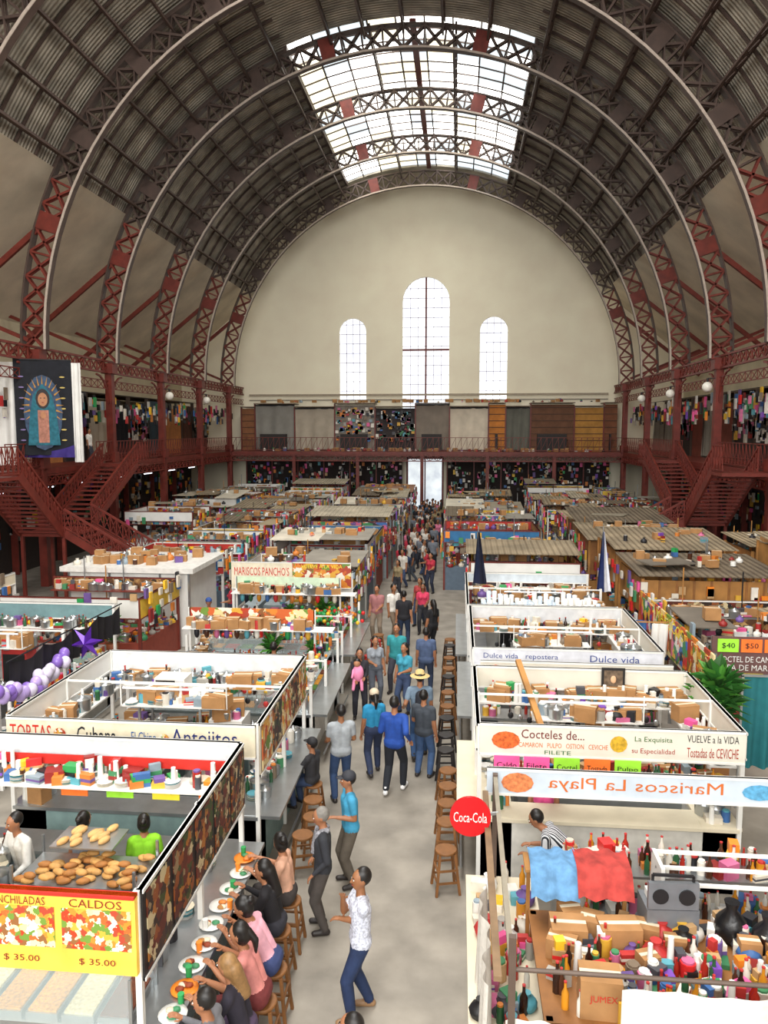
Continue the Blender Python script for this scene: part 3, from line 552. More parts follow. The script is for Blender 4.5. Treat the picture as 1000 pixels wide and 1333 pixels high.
# ================= LB near
mb=MB(); stallframe(mb,-12,-8.3,12.8,17.6,hd={'N':M('#6f9094'),'S':M('#5a8898'),'W':WHITE},base=M('#a8a8a4'),aisle='E'); glasscase(mb,-11.8,-8.5,17.0,17.5,1.0,1.4,rg);mb.box(-11,-9.5,14.5,15.8,0,1,STEEL)
st=mb.obj('food_stall')
mb=MB(); goods(mb,-11.6,-8.5,17.2,17.45,1.89,40,rg,'jfcbo'); goods(mb,-11,-9.4,14.6,15.7,1,40,rg,'obcj'); goods(mb,-8.8,-8.4,13,17.4,1.0,50,rg,'bjps'); goods(mb,-11.9,-11.6,13,17.4,1.0,50,rg,'bjpsk'); mb.obj('kitchen_supplies',par=st)
mb=MB(); BK=M('#16141a',.8,0,.1,6)
for i in range(4):
    ya=12.9+i*1.15; mb.cloth((-8.1,ya),(-8.1,ya+1.15),2.42,1.75,BK,.04,3,14,sag=.14)
mb.cyl((-8.1,12.8,2.42),(-8.1,17.6,2.42),.015,.015,BK,6); mb.obj('black_bunting',par=st)
mb=MB()
for i in range(34):
    t=i/33; mb.ell((-7.95+rg.uniform(-.1,.1),12.2+t*2.3+rg.uniform(-.05,.05),2.05+rg.uniform(-.1,.1)-.25*math.sin(t*math.pi)),(.11,.11,.13),M(rg.choice(['#b9a2dc','#d8d0e6','#8a6ac0']),.25,0,.05,3),None,12,8)
mb.obj('balloon_garland',par=st)
mb=MB(); c=Vector((-7.75,15.1,2.15)); pts=[]
for i in range(12): r=.38 if i%2==0 else .15; a=i*math.pi/6+.2; pts.append(c+Vector((r*math.cos(a),0,r*math.sin(a))))
vs=pts+[c+Vector((0,-.12,0)),c+Vector((0,.12,0))]; mb.add(vs,[f for i in range(12) for f in((i,(i+1)%12,12),((i+1)%12,i,13))],M('#5a2ca0',.25,.3,.2,4)); mb.obj('star_decoration',par=st)
# ================= generic far stalls
ROOFS=[M(c,.75,0,.2,1.5) for c in('#beb49c','#aea898','#8f8674','#cec6b4','#8f897e','#a8987a','#7a848e','#96705a','#6f675c')]
CORR=[M(c,.8,0,.3,1.2,kind='wave_x') for c in('#8f8068','#a8977a','#6f6250','#b5aa94')]
HM=[K('food',5),K('vivid',5),K('menu',8),M('#b0281e'),WHITE,CREAM,M('#2a6a9a'),WHITE,M('#d8b23a'),K('brown',7)]
def far(x0,x1,y0,y1,seed,roof=None,wood=False,aisle='E',name='market_stall'):
    g=random.Random(seed); mb=MB(); fr=PLY if wood else g.choice([WHITE,STEEL,WHITE,RED]); tp=g.uniform(2.1,2.6)+(g.uniform(0,.55) if wood else 0)
    base=PLY if wood else g.choice([WHITE,M('#98a4a8'),M('#904030'),M('#b8a47a'),M('#5a6a7a')])
    for x in(x0,x1):
        for y in(y0,y1): mb.box(x-.04,x+.04,y-.04,y+.04,0,tp,fr)
    mb.box(x0,x1,y0,y0+.5,0,.95,base);mb.box(x0,x0+.5,y0+.5,y1,0,.95,base);mb.box(x1-.5,x1,y0+.5,y1,0,.95,base)
    if wood:
        wm=g.choice([PLY,WOOD,M('#7a5a3a',.7,0,.3,3),PLY])
        mb.box(x0,x1,y0,y0+.04,1.2,tp-.05,wm)
        for i in range(9): x=x0+(x1-x0)*i/8; mb.box(x-.03,x+.03,y0-.02,y0,1.2,tp-.05,WOOD)
        mb.box(x0,x0+.04,y0,y1,1.5,tp-.05,wm); mb.box(x0+.1,x1-.1,y0+.1,y0+.5,1.0,1.2,K('vivid',5))
    else:
        for s in'SNEW':
            if g.random()<.8: header(mb,s,x0,x1,y0,y1,tp-g.uniform(.35,.6),tp,g.choice(HM),fr)
    r=roof if roof is not None else (g.random()<.3)
    if r or wood:
        n=g.choice([1,2,3,4]); full=wood or g.random()<.35
        for i in range(n):
            if not full and g.random()<.35: continue
            a=x0-.15+(x1-x0+.3)*i/n;b=x0-.15+(x1-x0+.3)*(i+1)/n-.02; dz=g.uniform(0,.25); e=g.uniform(-.1,.3)
            yy0=y0-g.uniform(.1,.5) if full else y0+(y1-y0)*g.uniform(.1,.5)
            mb.add([(a,yy0,tp+dz),(b,yy0,tp+dz),(b,y1+.1,tp+dz+e),(a,y1+.1,tp+dz+e),(a,yy0,tp+dz+.03),(b,yy0,tp+dz+.03),(b,y1+.1,tp+dz+e+.03),(a,y1+.1,tp+dz+e+.03)],[(3,2,1,0),(4,5,6,7),(0,1,5,4),(1,2,6,5),(2,3,7,6),(3,0,4,7)],g.choice(CORR) if wood or g.random()<.4 else g.choice(ROOFS))
        if g.random()<.85: goods(mb,x0+.3,x1-.3,y0+.6,y1-.4,tp+.2,g.randint(5,18),g,'kkkgccoj')
        if g.random()<.4:
            a=g.uniform(x0,x1-1.4); b=g.uniform(y0,y1-1); mb.rbox((a+.7,b+.5,tp+.32),1.4,.9,.03,g.uniform(-.5,.5),g.choice(ROOFS+[M('#3a6a9a'),WOOD,PLY]))
    mb.box(x0+.1,x1-.1,y1-.5,y1-.05,tp-.35,tp-.32,fr); goods(mb,x0+.2,x1-.2,y1-.4,y1-.1,tp-.32,30,g,'kcccjog'); goods(mb,x0+.8,x1-.8,y0+1,y1-1,1.0,30,g,'ojkc'); mb.box(x0+.7,x1-.7,y0+.9,y1-.9,0,1.0,base)
    mb.box(x0+.1,x1-.1,y0+.05,y0+.35,tp-.7,tp-.67,fr); goods(mb,x0+.2,x1-.2,y0+.1,y0+.3,tp-.67,34,g,'cbjgcs')
    goods(mb,x0+.1,x1-.1,y0+.05,y0+.45,.95,20,g,'cbjfgo'); xx=(x1-.45,x1) if aisle=='E' else (x0,x0+.45); goods(mb,xx[0],xx[1],y0,y1,.95,30,g,'cbjfgc')
    for i in range(g.randint(16,36)):
        if aisle=='E': x=x1+g.uniform(.02,.15)
        else: x=x0-g.uniform(.02,.15)
        y=g.uniform(y0,y1); z=g.uniform(1.2,2.2); mb.box(x-.03,x+.03,y-.09,y+.09,z,z+g.uniform(.12,.4),g.choice(VM+BR))
    for i in range(g.randint(0,24)):
        x=g.uniform(x0,x1); z=g.uniform(1.5,2.2); mb.box(x-.09,x+.09,y0-.12,y0-.06,z,z+g.uniform(.12,.35),g.choice(VM+BR))
    for i in range(g.randint(1,3)):
        x=g.uniform(x0,x1); mb.cyl((x,y1,1),(x,y1,tp+g.uniform(.2,.9)),.02,.02,g.choice([STEEL,PLY,BLACK]),5)
    mb.obj(name)
sd=100
for (x0,x1,ys,ye,al,wood) in ((-6.7,-3.1,27,57,'E',0),(.3,3.9,24,31,'W',0),(-.6,3.5,31.5,57,'W',0),(-12,-8.2,26,57,'E',0),(4.9,8.8,15.8,21,'W',0),(4.9,8.9,21.6,40,'W',1),(4.7,9.2,41,57,'W',0),(-16.2,-13,15,23.5,'E',0),(-12.2,-8.2,19.2,22,'E',0),(9.6,11.3,23,30,'W',1),(-16.8,-13,37,57,'E',0),(9.8,11.5,43,57,'W',0)):
    y=ys; g=random.Random(sd)
    while y+2.2<=ye:
        L=g.uniform(2.2,3.5); sd+=1; far(x0+g.uniform(0,.3),x1-g.uniform(0,.2),y,min(y+L,ye),sd,wood=bool(wood),aisle=al,roof=True if (y>29 and sd%2) else None); y+=L+g.uniform(.3,.8)
mb=MB(); mb.box(-11.9,-8.1,22.3,24.9,0,2.3,WHITE); mb.box(-12.1,-7.9,22.1,25.1,2.3,2.45,M('#dcdad4')); mb.box(-10.2,-9.2,22.27,22.3,.9,2.1,M('#c8ccd0')); mb.box(-10.1,-9.75,22.26,22.27,1,2,STEEL)
for x in(-11.9,-10.6,-9.0,-8.1): mb.box(x-.03,x+.03,22.26,22.3,0,2.3,STEEL)
goods(mb,-11.8,-8.3,22.5,24.7,2.45,30,rg,'kkcjog'); mb.obj('white_kiosk')
far(-6.9,-3.2,22.9,26.3,77,roof=True)
sign('seafood_banner',[('MARISCOS PANCHO\'S',.5,.66,.9,.3,'#c8281e'),('FRESCURA Y SABOR',.5,.25,.6,.18,'#2a5a9a')],-6.9,-5.0,22.7,1.75,2.6,M('#e2d8c0'))
sign('seafood_photo_banner',[('VUELVE A LA VIDA',.5,.85,.7,.14,'#f0e23a')],-5.0,-3.2,22.75,1.8,2.6,K('food',6))
# RB decorations
mb=MB(); mb.box(4.75,4.79,14.4,20.3,1.55,2.45,K('food',3)); 
for i in range(4): mb.box(4.73,4.75,14.6+i*1.4,15.7+i*1.4,1.65,2.35,K('vivid',5) if i%2 else K('food',7))
for y in(14.5,17.3,20.2): mb.box(4.79,4.85,y,y+.06,0,2.45,STEEL)
mb.text('MARISCOS',(4.72,17.3,2.3),2.2,.25,M('#f0e23a'),xd=(0,-1,0)); mb.obj('menu_banner')
mb=MB(); 
for i,(c,x,z) in enumerate([('#9be03a',5.2,2.2),('#f0742a',5.65,2.2),('#f0742a',6.1,2.2),('#2fd04a',5.2,1.5),('#f0e23a',5.7,1.5)]): mb.box(x,x+.4,15.53,15.56,z,z+.26,M(c,.6,emit=.15)); mb.text('$%d'%(40+i*10),(x+.2,15.52,z+.13),.25,.12,BLACK)
mb.box(5.1,7,15.57,15.6,1.45,2.5,M('#6a4a48')); mb.box(5.1,5.16,15.6,15.66,0,2.5,STEEL); mb.box(6.9,6.96,15.6,15.66,0,2.5,STEEL); mb.text('COCTEL DE CAMARON',(5.9,15.55,2.05),1.4,.12,WHITE); mb.text('SOPA DE MARISCOS',(5.9,15.55,1.88),1.4,.12,WHITE); mb.obj('price_board')
mb=MB(); mb.cloth((4.95,13.4),(5.9,13.4),2.4,.75,M('#1f6a70',.85,0,.1,5),.05,4,24); mb.box(4.9,5.9,13.38,13.42,2.38,2.42,STEEL); mb.box(4.9,4.94,13.38,13.42,0,2.4,STEEL); mb.obj('teal_curtain')
mb=MB(); mb.cloth((4.35,17.3),(4.7,17.3),2.3,1.55,WHITE,.05,2,12); mb.cloth((3.95,17.6),(4.3,17.6),2.3,1.6,VM[2],.05,2,12); mb.box(3.9,4.75,17.38,17.4,2.3,2.33,PLY); mb.obj('hanging_laundry')
# stools
for y in(10.5,11.3,11.9,12.5,13.1): place('bar_stool',SW,(-.12,y,0),rg.random()*.4)
for y in(13.8,14.5): place('bar_stool',SB,(-.18,y,0),.1)
for i in range(8): place('bar_stool',SW if i%3 else SB,(-.18,15.4+i*.9,0),.2)
for x,y in((-2.25,10.7),(-2.2,11.25),(-2.3,11.8)): place('bar_stool',SW,(x,y,0),.3)
for i in range(5): place('bar_stool',SR if i%2 else SW,(-2.28,19.0+i*.75,0),.2)
# ================= balcony contents
mb=MB(); Yb=60.2
segs=[(-17.2,-16.1,'#8a5a3a'),(-16.1,-12.9,'#8f8c84'),(-12.9,-9.7,'#b5aa98'),(-9.7,-6.5,'v'),(-6.5,-3.35,'d'),(-3.35,-.7,'#857a6e'),(-.7,2.3,'#d9cdb8'),(2.3,3.6,'#c47a34'),(3.6,5.5,'#6a6a60'),(5.5,8.8,'#6e4a34'),(8.8,11.0,'#b5823c'),(11,12,'#7a4a30')]
for i,(a,b,c) in enumerate(segs):
    zt=8.3+(.25 if i%2 else 0)
    if c in('v','d'):
        mb.box(a,b,Yb,Yb+.1,5,zt,M('#8a8278' if c=='v' else '#3a3434',.9,0,.2,3))
        for _ in range(110):
            x=rg.uniform(a+.15,b-.15); z=rg.uniform(5.7,zt-.35); h=rg.uniform(.12,.35); mb.box(x-.12,x+.12,Yb-.1,Yb-.02,z,z+h,rg.choice(VM+BR if c=='v' else VM+[BLACK]*14+[VM[11]]*3))
        goods(mb,a+.2,b-.2,Yb-.7,Yb-.2,5,20,rg,'cgk'); 
    elif i in(1,2,5,6,8): mb.cloth((a,Yb),(b,Yb),zt,5.1,M(c,.9,0,.12,1.5),.07,3,24); mb.cyl((a,Yb,zt),(b,Yb,zt),.06,.06,BLACK,6)
    else:
        mb.box(a,b,Yb,Yb+.1,5,zt,M(c,.8,0,.2,2))
        z=5.3
        while z<zt: mb.box(a,b,Yb-.03,Yb,z,z+.05,M('#4a3020')); z+=.5
    mb.box(a-.05,a+.05,Yb-.1,Yb+.1,5,zt+.1,RED); mb.box(a,b,Yb-.4,Yb+1.6,zt+.1,zt+.16,M('#7a6a58'))
    if i%2: mb.box(a+.5,b-.6,Yb-.5,Yb-.12,5,6.3,M('#2a2422'))
goods(mb,-16,11,59.9,61,8.75,50,rg,'kkgc'); goods(mb,-16,11,58.6,59.5,5.0,60,rg,'kkgcc'); mb.obj('shuttered_balcony_stalls')
# ground-floor shop goods; near-black backing panels paint the dark space under the galleries
mb=MB()
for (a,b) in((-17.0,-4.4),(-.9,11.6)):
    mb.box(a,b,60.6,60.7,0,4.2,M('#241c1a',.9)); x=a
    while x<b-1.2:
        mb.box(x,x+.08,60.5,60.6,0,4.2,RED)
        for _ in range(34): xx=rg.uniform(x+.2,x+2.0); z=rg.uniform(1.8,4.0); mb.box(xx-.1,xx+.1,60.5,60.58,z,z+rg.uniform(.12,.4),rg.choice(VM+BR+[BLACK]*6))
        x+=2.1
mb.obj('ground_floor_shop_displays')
for s in(-1,1):
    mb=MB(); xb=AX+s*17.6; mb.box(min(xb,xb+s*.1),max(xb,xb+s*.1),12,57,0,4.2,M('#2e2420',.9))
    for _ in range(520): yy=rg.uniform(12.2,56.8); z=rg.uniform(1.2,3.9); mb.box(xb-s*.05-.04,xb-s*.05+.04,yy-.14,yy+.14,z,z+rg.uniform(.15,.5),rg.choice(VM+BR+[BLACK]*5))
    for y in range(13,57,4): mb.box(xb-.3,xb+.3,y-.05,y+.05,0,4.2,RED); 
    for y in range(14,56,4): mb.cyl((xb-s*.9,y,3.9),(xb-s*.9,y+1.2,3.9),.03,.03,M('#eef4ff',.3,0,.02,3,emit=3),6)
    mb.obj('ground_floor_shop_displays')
for s in(-1,1):
    mb=MB(); xb=AX+s*17.2; g=random.Random(40+s); y=22
    while y<57:
        L=g.uniform(2,3.4); c=g.choice(['#2a3a6a','#8a8478','#1c1c22','#c9c0ac','#5a3a2c','#3a4a52']); k=g.random()
        zt=g.uniform(7.8,8.5)
        if k<.35: mb.cloth((xb,y),(xb,y+L),zt,5.1,M(c,.9,0,.12,1.5),.08,4,20)
        elif k<.75:
            mb.box(min(xb,xb+s*.1),max(xb,xb+s*.1),y,y+L,5,zt,M('#2a2220'))
            for _ in range(50):
                yy=y+g.random()*L; zz=g.uniform(5.9,zt-.3); mb.box(xb-s*.05-.05,xb-s*.05+.05,yy-.14,yy+.14,zz,zz+g.uniform(.25,.6),g.choice(VM+[BLACK,BLACK,M('#2a3a5a'),M('#5a2a3a')]))
        else: mb.box(min(xb,xb+s*.1),max(xb,xb+s*.1),y,y+L,5,zt,M(g.choice(['#c8844a','#8a6a4a','#7a3a2a']),.7,0,.2,2))
        mb.box(xb-.1,xb+.1,y-.08,y+.08,5,8.6,M('#4a3a30'))
        for _ in range(26):
            yy=y+g.random()*L; xx=xb-s*g.uniform(1.0,2.2); zz=g.uniform(6.9,8); mb.box(xx-.04,xx+.04,yy-.1,yy+.1,zz,zz+g.uniform(.2,.6),g.choice(VM+BR+[BLACK]*8))
        y+=L
    xx=AX+s*16.4; mb.cyl((xx,21,8.55),(xx,57,8.55),.02,.02,BLACK,5); mb.box(min(xb,xb+s*2.7),max(xb,xb+s*2.7),21,57,8.6,8.66,M('#6a5a48')); mb.obj('balcony_shop_displays')
# mural banner
mb=MB(); a=Vector((-17.6,29.3,0));b=Vector((-15.6,30.1,0)); d=(b-a).normalized(); nn=Vector((d.y,-d.x,0))
mb.cloth(a,b,9.4,5.6,M('#1b1d24',.9,0,.2,4),.03,3,24)
def onb(u,z,off=.09): p=a+d*u+nn*off; return Vector((p.x,p.y,z))
def blob(u,z,ru,rz,m,off): mb.add([onb(u+ru*math.cos(t*.3927),z+rz*math.sin(t*.3927),off) for t in range(16)],[tuple(range(16))],m)
def poly(pts,m,off): mb.add([onb(u,z,off) for u,z in pts],[tuple(range(len(pts)))],m)
blob(1.05,7.3,.72,1.5,M('#40526a',.9,0,.4,6),.1)
for t in range(24):
    q_=t*.2618; poly([(1.05+.5*math.cos(q_-.05),7.6+.8*math.sin(q_-.05)),(1.05+.78*math.cos(q_),7.6+1.2*math.sin(q_)),(1.05+.5*math.cos(q_+.05),7.6+.8*math.sin(q_+.05))],M('#b8842c'),.105)
poly([(.45,6.0),(1.65,6.0),(1.55,7.2),(1.4,8.0),(1.05,8.45),(.7,8.0),(.55,7.2)],M('#2c6a7a',.9,0,.3,8),.11); poly([(.85,6.1),(1.25,6.1),(1.25,7.4),(.85,7.4)],M('#b07a68',.9,0,.3,8),.12)
blob(1.05,7.85,.26,.4,M('#2a2020'),.12); blob(1.05,7.82,.18,.27,M('#b8805a'),.13); blob(.98,7.88,.035,.018,BLACK,.14);blob(1.12,7.88,.035,.018,BLACK,.14);blob(1.05,7.7,.045,.016,M('#8a2a2a'),.14); blob(1.05,7.2,.1,.14,M('#b8805a'),.14)
for i in range(7): blob(.28,6.2+i*.42,.1,.03,M('#7a6a9a'),.1); blob(1.8,6.2+i*.42,.1,.03,M('#c8b060'),.1)
mb.cloth(a-d*.9-nn*.15,a-nn*.15,9.3,5.2,WHITE,.08,2,14); mb.cloth(b+nn*.05,b+d*.35+nn*.05,9.3,5.3,WHITE,.06,2,10)
mb.cyl(a+Vector((0,0,9.4)),b+Vector((0,0,9.4)),.03,.03,BLACK,6)
mb.cloth(a-nn*.3,b-nn*-.2,6.0,5.5,M('#3a2a7a',.8),.05,4,20,sag=.25); mb.obj('painted_mural_banner')
mb=MB()
for (x,y,z) in((AX+14.3,50.8,8.6),(AX+14.3,44.1,8.6),(AX+14.2,37.4,8.6),(AX-14.2,44.1,8.6),(AX-14.2,50.8,8.6)):
    mb.ell((x,y,z),(.24,.24,.24),M('#f6f2e6',.3,0,.03,3),None,14,10); mb.cyl((x,y,z+.22),(x,y,z+.4),.05,.05,BLACK,8); mb.beam((x,y,z+.4),(x+(.4 if x>0 else -.4),y,z+.4),.04,.04,BLACK)
mb.obj('globe_lamps')
# ================= people
SK=['#a06c4c','#90603f','#b07a5a','#825538']; HB=M('#15110f',.45,0,.2,30); HG=M('#7a7670',.6,0,.2,30); HBL=M('#8a6840',.5,0,.2,30)
def ik(a,b,l1,l2,pole):
    d=b-a;L=d.length
    if L>(l1+l2)*.995: b=a+d.normalized()*(l1+l2)*.995; d=b-a; L=d.length
    u=d.normalized(); x=(l1*l1-l2*l2+L*L)/(2*L); h=math.sqrt(max(0,l1*l1-x*x)); p=Vector(pole); p=(p-u*p.dot(u)).normalized()
    return a+u*x+p*h,b
def person(name,loc,deg,h=1.68,shirt='#888888',pants='#2a3450',skin=0,hair=None,hs='short',pose='stand',hL=None,hR=None,lean=0,look=(0,0),fL=None,fR=None,sleeve=.5,hat=None,vox=.013,shoe='#2a2422',seat=.62,sm=None,f=False,bag=None,scarf=None,pR=None):
    sk=M(SK[skin],.55,0,.06,8); hr=hair or HB; shm=sm or M(shirt,.85,0,.18,9,bump=.3); pm=M(pants,.85,0,.18,9,bump=.3); so=M(shoe,.5)
    s=h/1.7; prim=[]; V=Vector
    pel=V((0,0,.93)) if pose!='sit' else V((0,0,seat/s+.10))
    if pose=='walk': pel.z=.915
    ux=Matrix.Rotation(-lean,3,'X')
    def UB(x,y,z): return pel+ux@V((x,y,z-.93))
    def C(a,b,ra,rb,m): prim.append(('c',V(a),V(b),ra,rb,m))
    def E(c,r,m,rot=None): prim.append(('e',V(c),V(r),rot,0,m))
    w=.9 if f else 1
    hip=[pel+V((q*.088,0,-.03)) for q in(-1,1)]
    C(pel+V((-.07,0,0)),pel+V((.07,0,0)),.125,.125,shm if not f else pm)
    for q in(-1,1): C(UB(q*.06,0,1.0),UB(q*.072*w,0,1.3),.108 if not f else .095,.118*w,shm); C(UB(q*.07*w,.0,1.28),UB(q*.15*w,-.005,1.385),.105,.066,shm)
    if f:
        for q in(-1,1): E(UB(q*.075,.085,1.26),(.066,.06,.062),shm)
    C(UB(0,-.01,1.38),UB(0,0,1.52),.06,.05,sk); C(UB(-.12,-.01,1.385),UB(.12,-.01,1.385),.064,.064,shm)
    if scarf:
        sc=M(scarf,.9,0,.5,30)
        for q in(-1,1): C(UB(q*.05,-.07,1.44),UB(q*.085,.07,1.42),.035,.035,sc); C(UB(q*.085,.07,1.42),UB(q*.06,.135,1.15),.035,.03,sc)
    hb=UB(0,.0,1.5); hrot=ux@(Matrix.Rotation(rad(look[0]),3,'Z')@Matrix.Rotation(rad(look[1])+lean*.5,3,'X'))
    def HD(x,y,z): return hb+hrot@V((x,y,z))
    E(HD(0,.012,.12),(.076,.096,.11),sk,hrot); E(HD(0,.035,.055),(.056,.062,.064),sk,hrot); C(HD(0,.100,.125),HD(0,.122,.09),.010,.015,sk)
    for q in(-1,1): E(HD(q*.08,0,.105),(.012,.02,.032),sk,hrot)
    E(HD(0,-.024,.147),(.087,.098,.108),hr,hrot)
    if hs!='short': E(HD(0,-.035,.1),(.09,.088,.11),hr,hrot)
    if hs=='long': C(HD(0,-.075,.1),UB(0,-.11,1.3),.08,.065,hr); 
    if hs=='pony': C(HD(0,-.11,.14),HD(0,-.16,.02),.035,.04,hr); C(HD(0,-.16,.02),HD(0,-.14,-.12),.04,.015,hr)
    if hs=='bun': E(HD(0,-.12,.17),(.05,.05,.05),hr,hrot)
    hands=[]
    for q,t in((-1,hL),(1,hR)):
        sh=UB(q*.185*w,-.01,1.375); tg=V(t) if t else pel+V((q*.235,.06,-.08)) if pose!='sit' else V((q*.16,.36,pel.z+.05))
        el,wr=ik(sh,tg,.28,.25,pR if (pR and q>0) else (q*.25,-1,-.5)); 
        m2=shm if sleeve>=1 else sk; mid=sh+(el-sh)*min(1,sleeve+.1)
        C(sh,mid,.066*w,.058*w,shm); C(mid,el,.047*w if m2==sk else .054,.042,m2)
        C(el,el+(wr-el)*.4,.042,.041,shm if sleeve>=1.5 else sk); C(el+(wr-el)*.4,wr,.04,.029,shm if sleeve>=1.5 else sk)
        d=(wr-el).normalized(); 
        if pose=='sit' and not t: d=V((0,1,-.1)).normalized()
        sd_=d.cross(V((0,0,1))); sd_=sd_.normalized() if sd_.length>.2 else V((0,1,0)); nrm=d.cross(sd_).normalized()
        if nrm.z>0 : nrm=-nrm
        for k in(-.02,0,.02): C(wr,wr+d*.08+sd_*k,.022,.017,sk)
        hands.append((wr,d,sd_,nrm,q))
    for q,t,hp in((-1,fL,hip[0]),(1,fR,hip[1])):
        if t is None:
            t=(q*.12,.02*q,.085) if pose=='stand' else (q*.11,.17*q,.09 if q>0 else .12) if pose=='walk' else (q*.13,.34,.26)
        kn,an=ik(hp,V(t),.435,.42,(q*.1,1,.15)); 
        C(hp,kn,.102,.075,pm); C(kn,kn+(an-kn)*.35,.073,.072,pm); C(kn+(an-kn)*.35,an+(kn-an)*.06,.072,.058,pm)
        fd=V((q*.15,1,0)).normalized(); fz=an.z-.045; C(V((an.x,an.y-.03,fz)),V((an.x,an.y,fz))+fd*.15,.045,.038,so); C(an,an+V((0,0,.03)),.04,.042,so)
    if bag: C(UB(0,-.17,1.12),UB(0,-.17,1.32),.1,.09,M(bag,.7))
    t=MB(); dm=sk
    for p in prim:
        if p[0]=='c': t.cap(p[1]*s,p[2]*s,p[3]*s,p[4]*s,dm,12)
        else: t.ell(p[1]*s,p[2]*s,dm,p[3],14,10)
    ob=t.obj('tmp'); md=ob.modifiers.new('r','REMESH'); md.mode='VOXEL'; md.voxel_size=vox; ms=ob.modifiers.new('s','SMOOTH'); ms.factor=.5; ms.iterations=3
    dg=bpy.context.evaluated_depsgraph_get(); me=bpy.data.meshes.new_from_object(ob.evaluated_get(dg)); bpy.data.objects.remove(ob)
    n=len(me.polygons); ctr=np.zeros(n*3); me.polygons.foreach_get('center',ctr); P=ctr.reshape(-1,3)/s
    best=np.full(n,1e9); idx=np.zeros(n,int); mats=[]
    for p in prim:
        if p[5] not in mats: mats.append(p[5])
        k=mats.index(p[5])
        if p[0]=='c':
            a=np.array(p[1]);b=np.array(p[2]);ab=b-a; tt=np.clip(((P-a)@ab)/max(1e-9,ab@ab),0,1); dd=np.linalg.norm(P-a-tt[:,None]*ab,axis=1)-(p[3]+(p[4]-p[3])*tt)
        else:
            Q=(P-np.array(p[1]));  
            if p[3] is not None: Q=Q@np.array(p[3])
            r=np.array(p[2]); ln=np.linalg.norm(Q/r,axis=1); dd=(ln-1)*np.linalg.norm(Q,axis=1)/np.maximum(ln,1e-6)
        mk=dd<best; best[mk]=dd[mk]; idx[mk]=k
    B=MB(); B.m=list(mats)
    for p in me.vertices: B.v.append(tuple(p.co))
    for p in me.polygons: B.f.append(tuple(p.vertices))
    B.mi=[int(i) for i in idx]; B.sm=[True]*n; bpy.data.meshes.remove(me)
    for (wr,d,sd_,nrm,q) in hands:
        if vox>.02: break
        for i,(off,L) in enumerate(((-.027,.062),(-.009,.072),(.009,.076),(.026,.068))):
            a=wr+d*.08+sd_*off; b=a+(d+nrm*.25).normalized()*L*.5; c=b+(d+nrm*.9).normalized()*L*.5
            B.cap(a*s,b*s,.0095*s,.009*s,sk,6); B.cap(b*s,c*s,.009*s,.0075*s,sk,6)
        a=wr+d*.02+sd_*(-.022*q); b=a+(d*.7-sd_*q*.8+nrm*.2).normalized()*.04; c=b+(d-sd_*q*.2+nrm*.3).normalized()*.032
        B.cap(a*s,b*s,.012*s,.0105*s,sk,6); B.cap(b*s,c*s,.0105*s,.008*s,sk,6)
    EW=M('#e8e4dc',.3,0,.02,3); LP=M('#8a4038',.5)
    for q in(-1,1):
        B.ell(HD(q*.029,.098,.122)*s,V((.014,.009,.008))*s,EW,hrot,8,5); B.ell(HD(q*.029,.105,.122)*s,V((.007,.005,.007))*s,HB,hrot,7,5); B.ell(HD(q*.03,.103,.143)*s,V((.018,.007,.0045))*s,hr if hr!=HG else HB,hrot,7,4)
    B.ell(HD(0,.097,.055)*s,V((.024,.009,.008))*s,LP,hrot,9,5)
    if hat=='straw':
        hm=M('#c9af76',.8,0,.15,20,bump=.3); a=HD(0,-.01,.17)*s;up=(hrot@V((0,0,1)))
        B.prof([(-.02,.2),(0,.13),(.005,.10),(.09,.085),(.11,.05)],hm,a,a+up,18); B.prof([(.003,.107),(.03,.104)],M('#3a2a1c'),a,a+up,18)
    elif hat: 
        cm=M(hat,.7); B.ell(HD(0,-.01,.17)*s,V((.096,.11,.088))*s,cm,hrot,14,9); B.ell(HD(0,.11,.168)*s,V((.065,.07,.012))*s,cm,hrot,12,6)
    return B.obj(name,loc,rad(deg))
V=Vector
def diner(y,x=-2.12,**k):
    place('bar_stool',SW,(x+.02,y,0),0); k.setdefault('pose','sit'); 
    return person(k.pop('name','seated_woman'),(x,y,0),k.pop('deg',90),**k)
diner(9.1,shirt='#d9a78c',pants='#3a3432',f=True,hs='bun',hL=(-.15,.40,1.06),hR=(.2,.42,1.06),look=(-50,-10),lean=.12,skin=2)
diner(8.5,shirt='#1c1a1e',pants='#2a2a32',f=True,hs='long',hL=(-.12,.42,1.06),hR=(.15,.42,1.06),lean=.25,sleeve=1.6)
diner(7.85,x=-2.02,shirt='#e0a6b4',pants='#34406a',f=True,hs='bun',hL=(-.1,.48,1.06),hR=(.14,.48,1.06),lean=.5,look=(0,-10))
diner(7.35,x=-2.02,shirt='#d78a84',pants='#6a2a2a',f=True,hs='pony',hL=(-.14,.45,1.06),hR=(.18,.45,1.06),lean=.35)
diner(6.85,x=-2.05,shirt='#2a2632',pants='#4a3a52',f=True,hs='long',hair=HBL,hL=(-.14,.43,1.06),hR=(.18,.43,1.06),lean=.25,look=(-20,0))
diner(6.35,x=-2.15,name='seated_man',shirt='#6a6a6e',pants='#2a2a30',hs='short',hL=(-.14,.4,1.06),hR=(.18,.4,1.06),lean=.2,sleeve=1.6)
person('standing_man',(-.85,5.95,0),70,h=1.66,shirt='#33343a',pants='#2a2c3a',hs='short')
person('standing_man',(-1.04,8.02,0),105,h=1.71,sm=M('#c4c8d6',.85,0,.45,40),pants='#1e2e50',hs='short',hR=(.04,.19,1.38),pR=(.3,.2,-1),hL=(.1,.2,1.1),look=(10,5),skin=1,fL=(-.12,.12,.085),fR=(.1,-.12,.085),shoe='#8a6a4a')
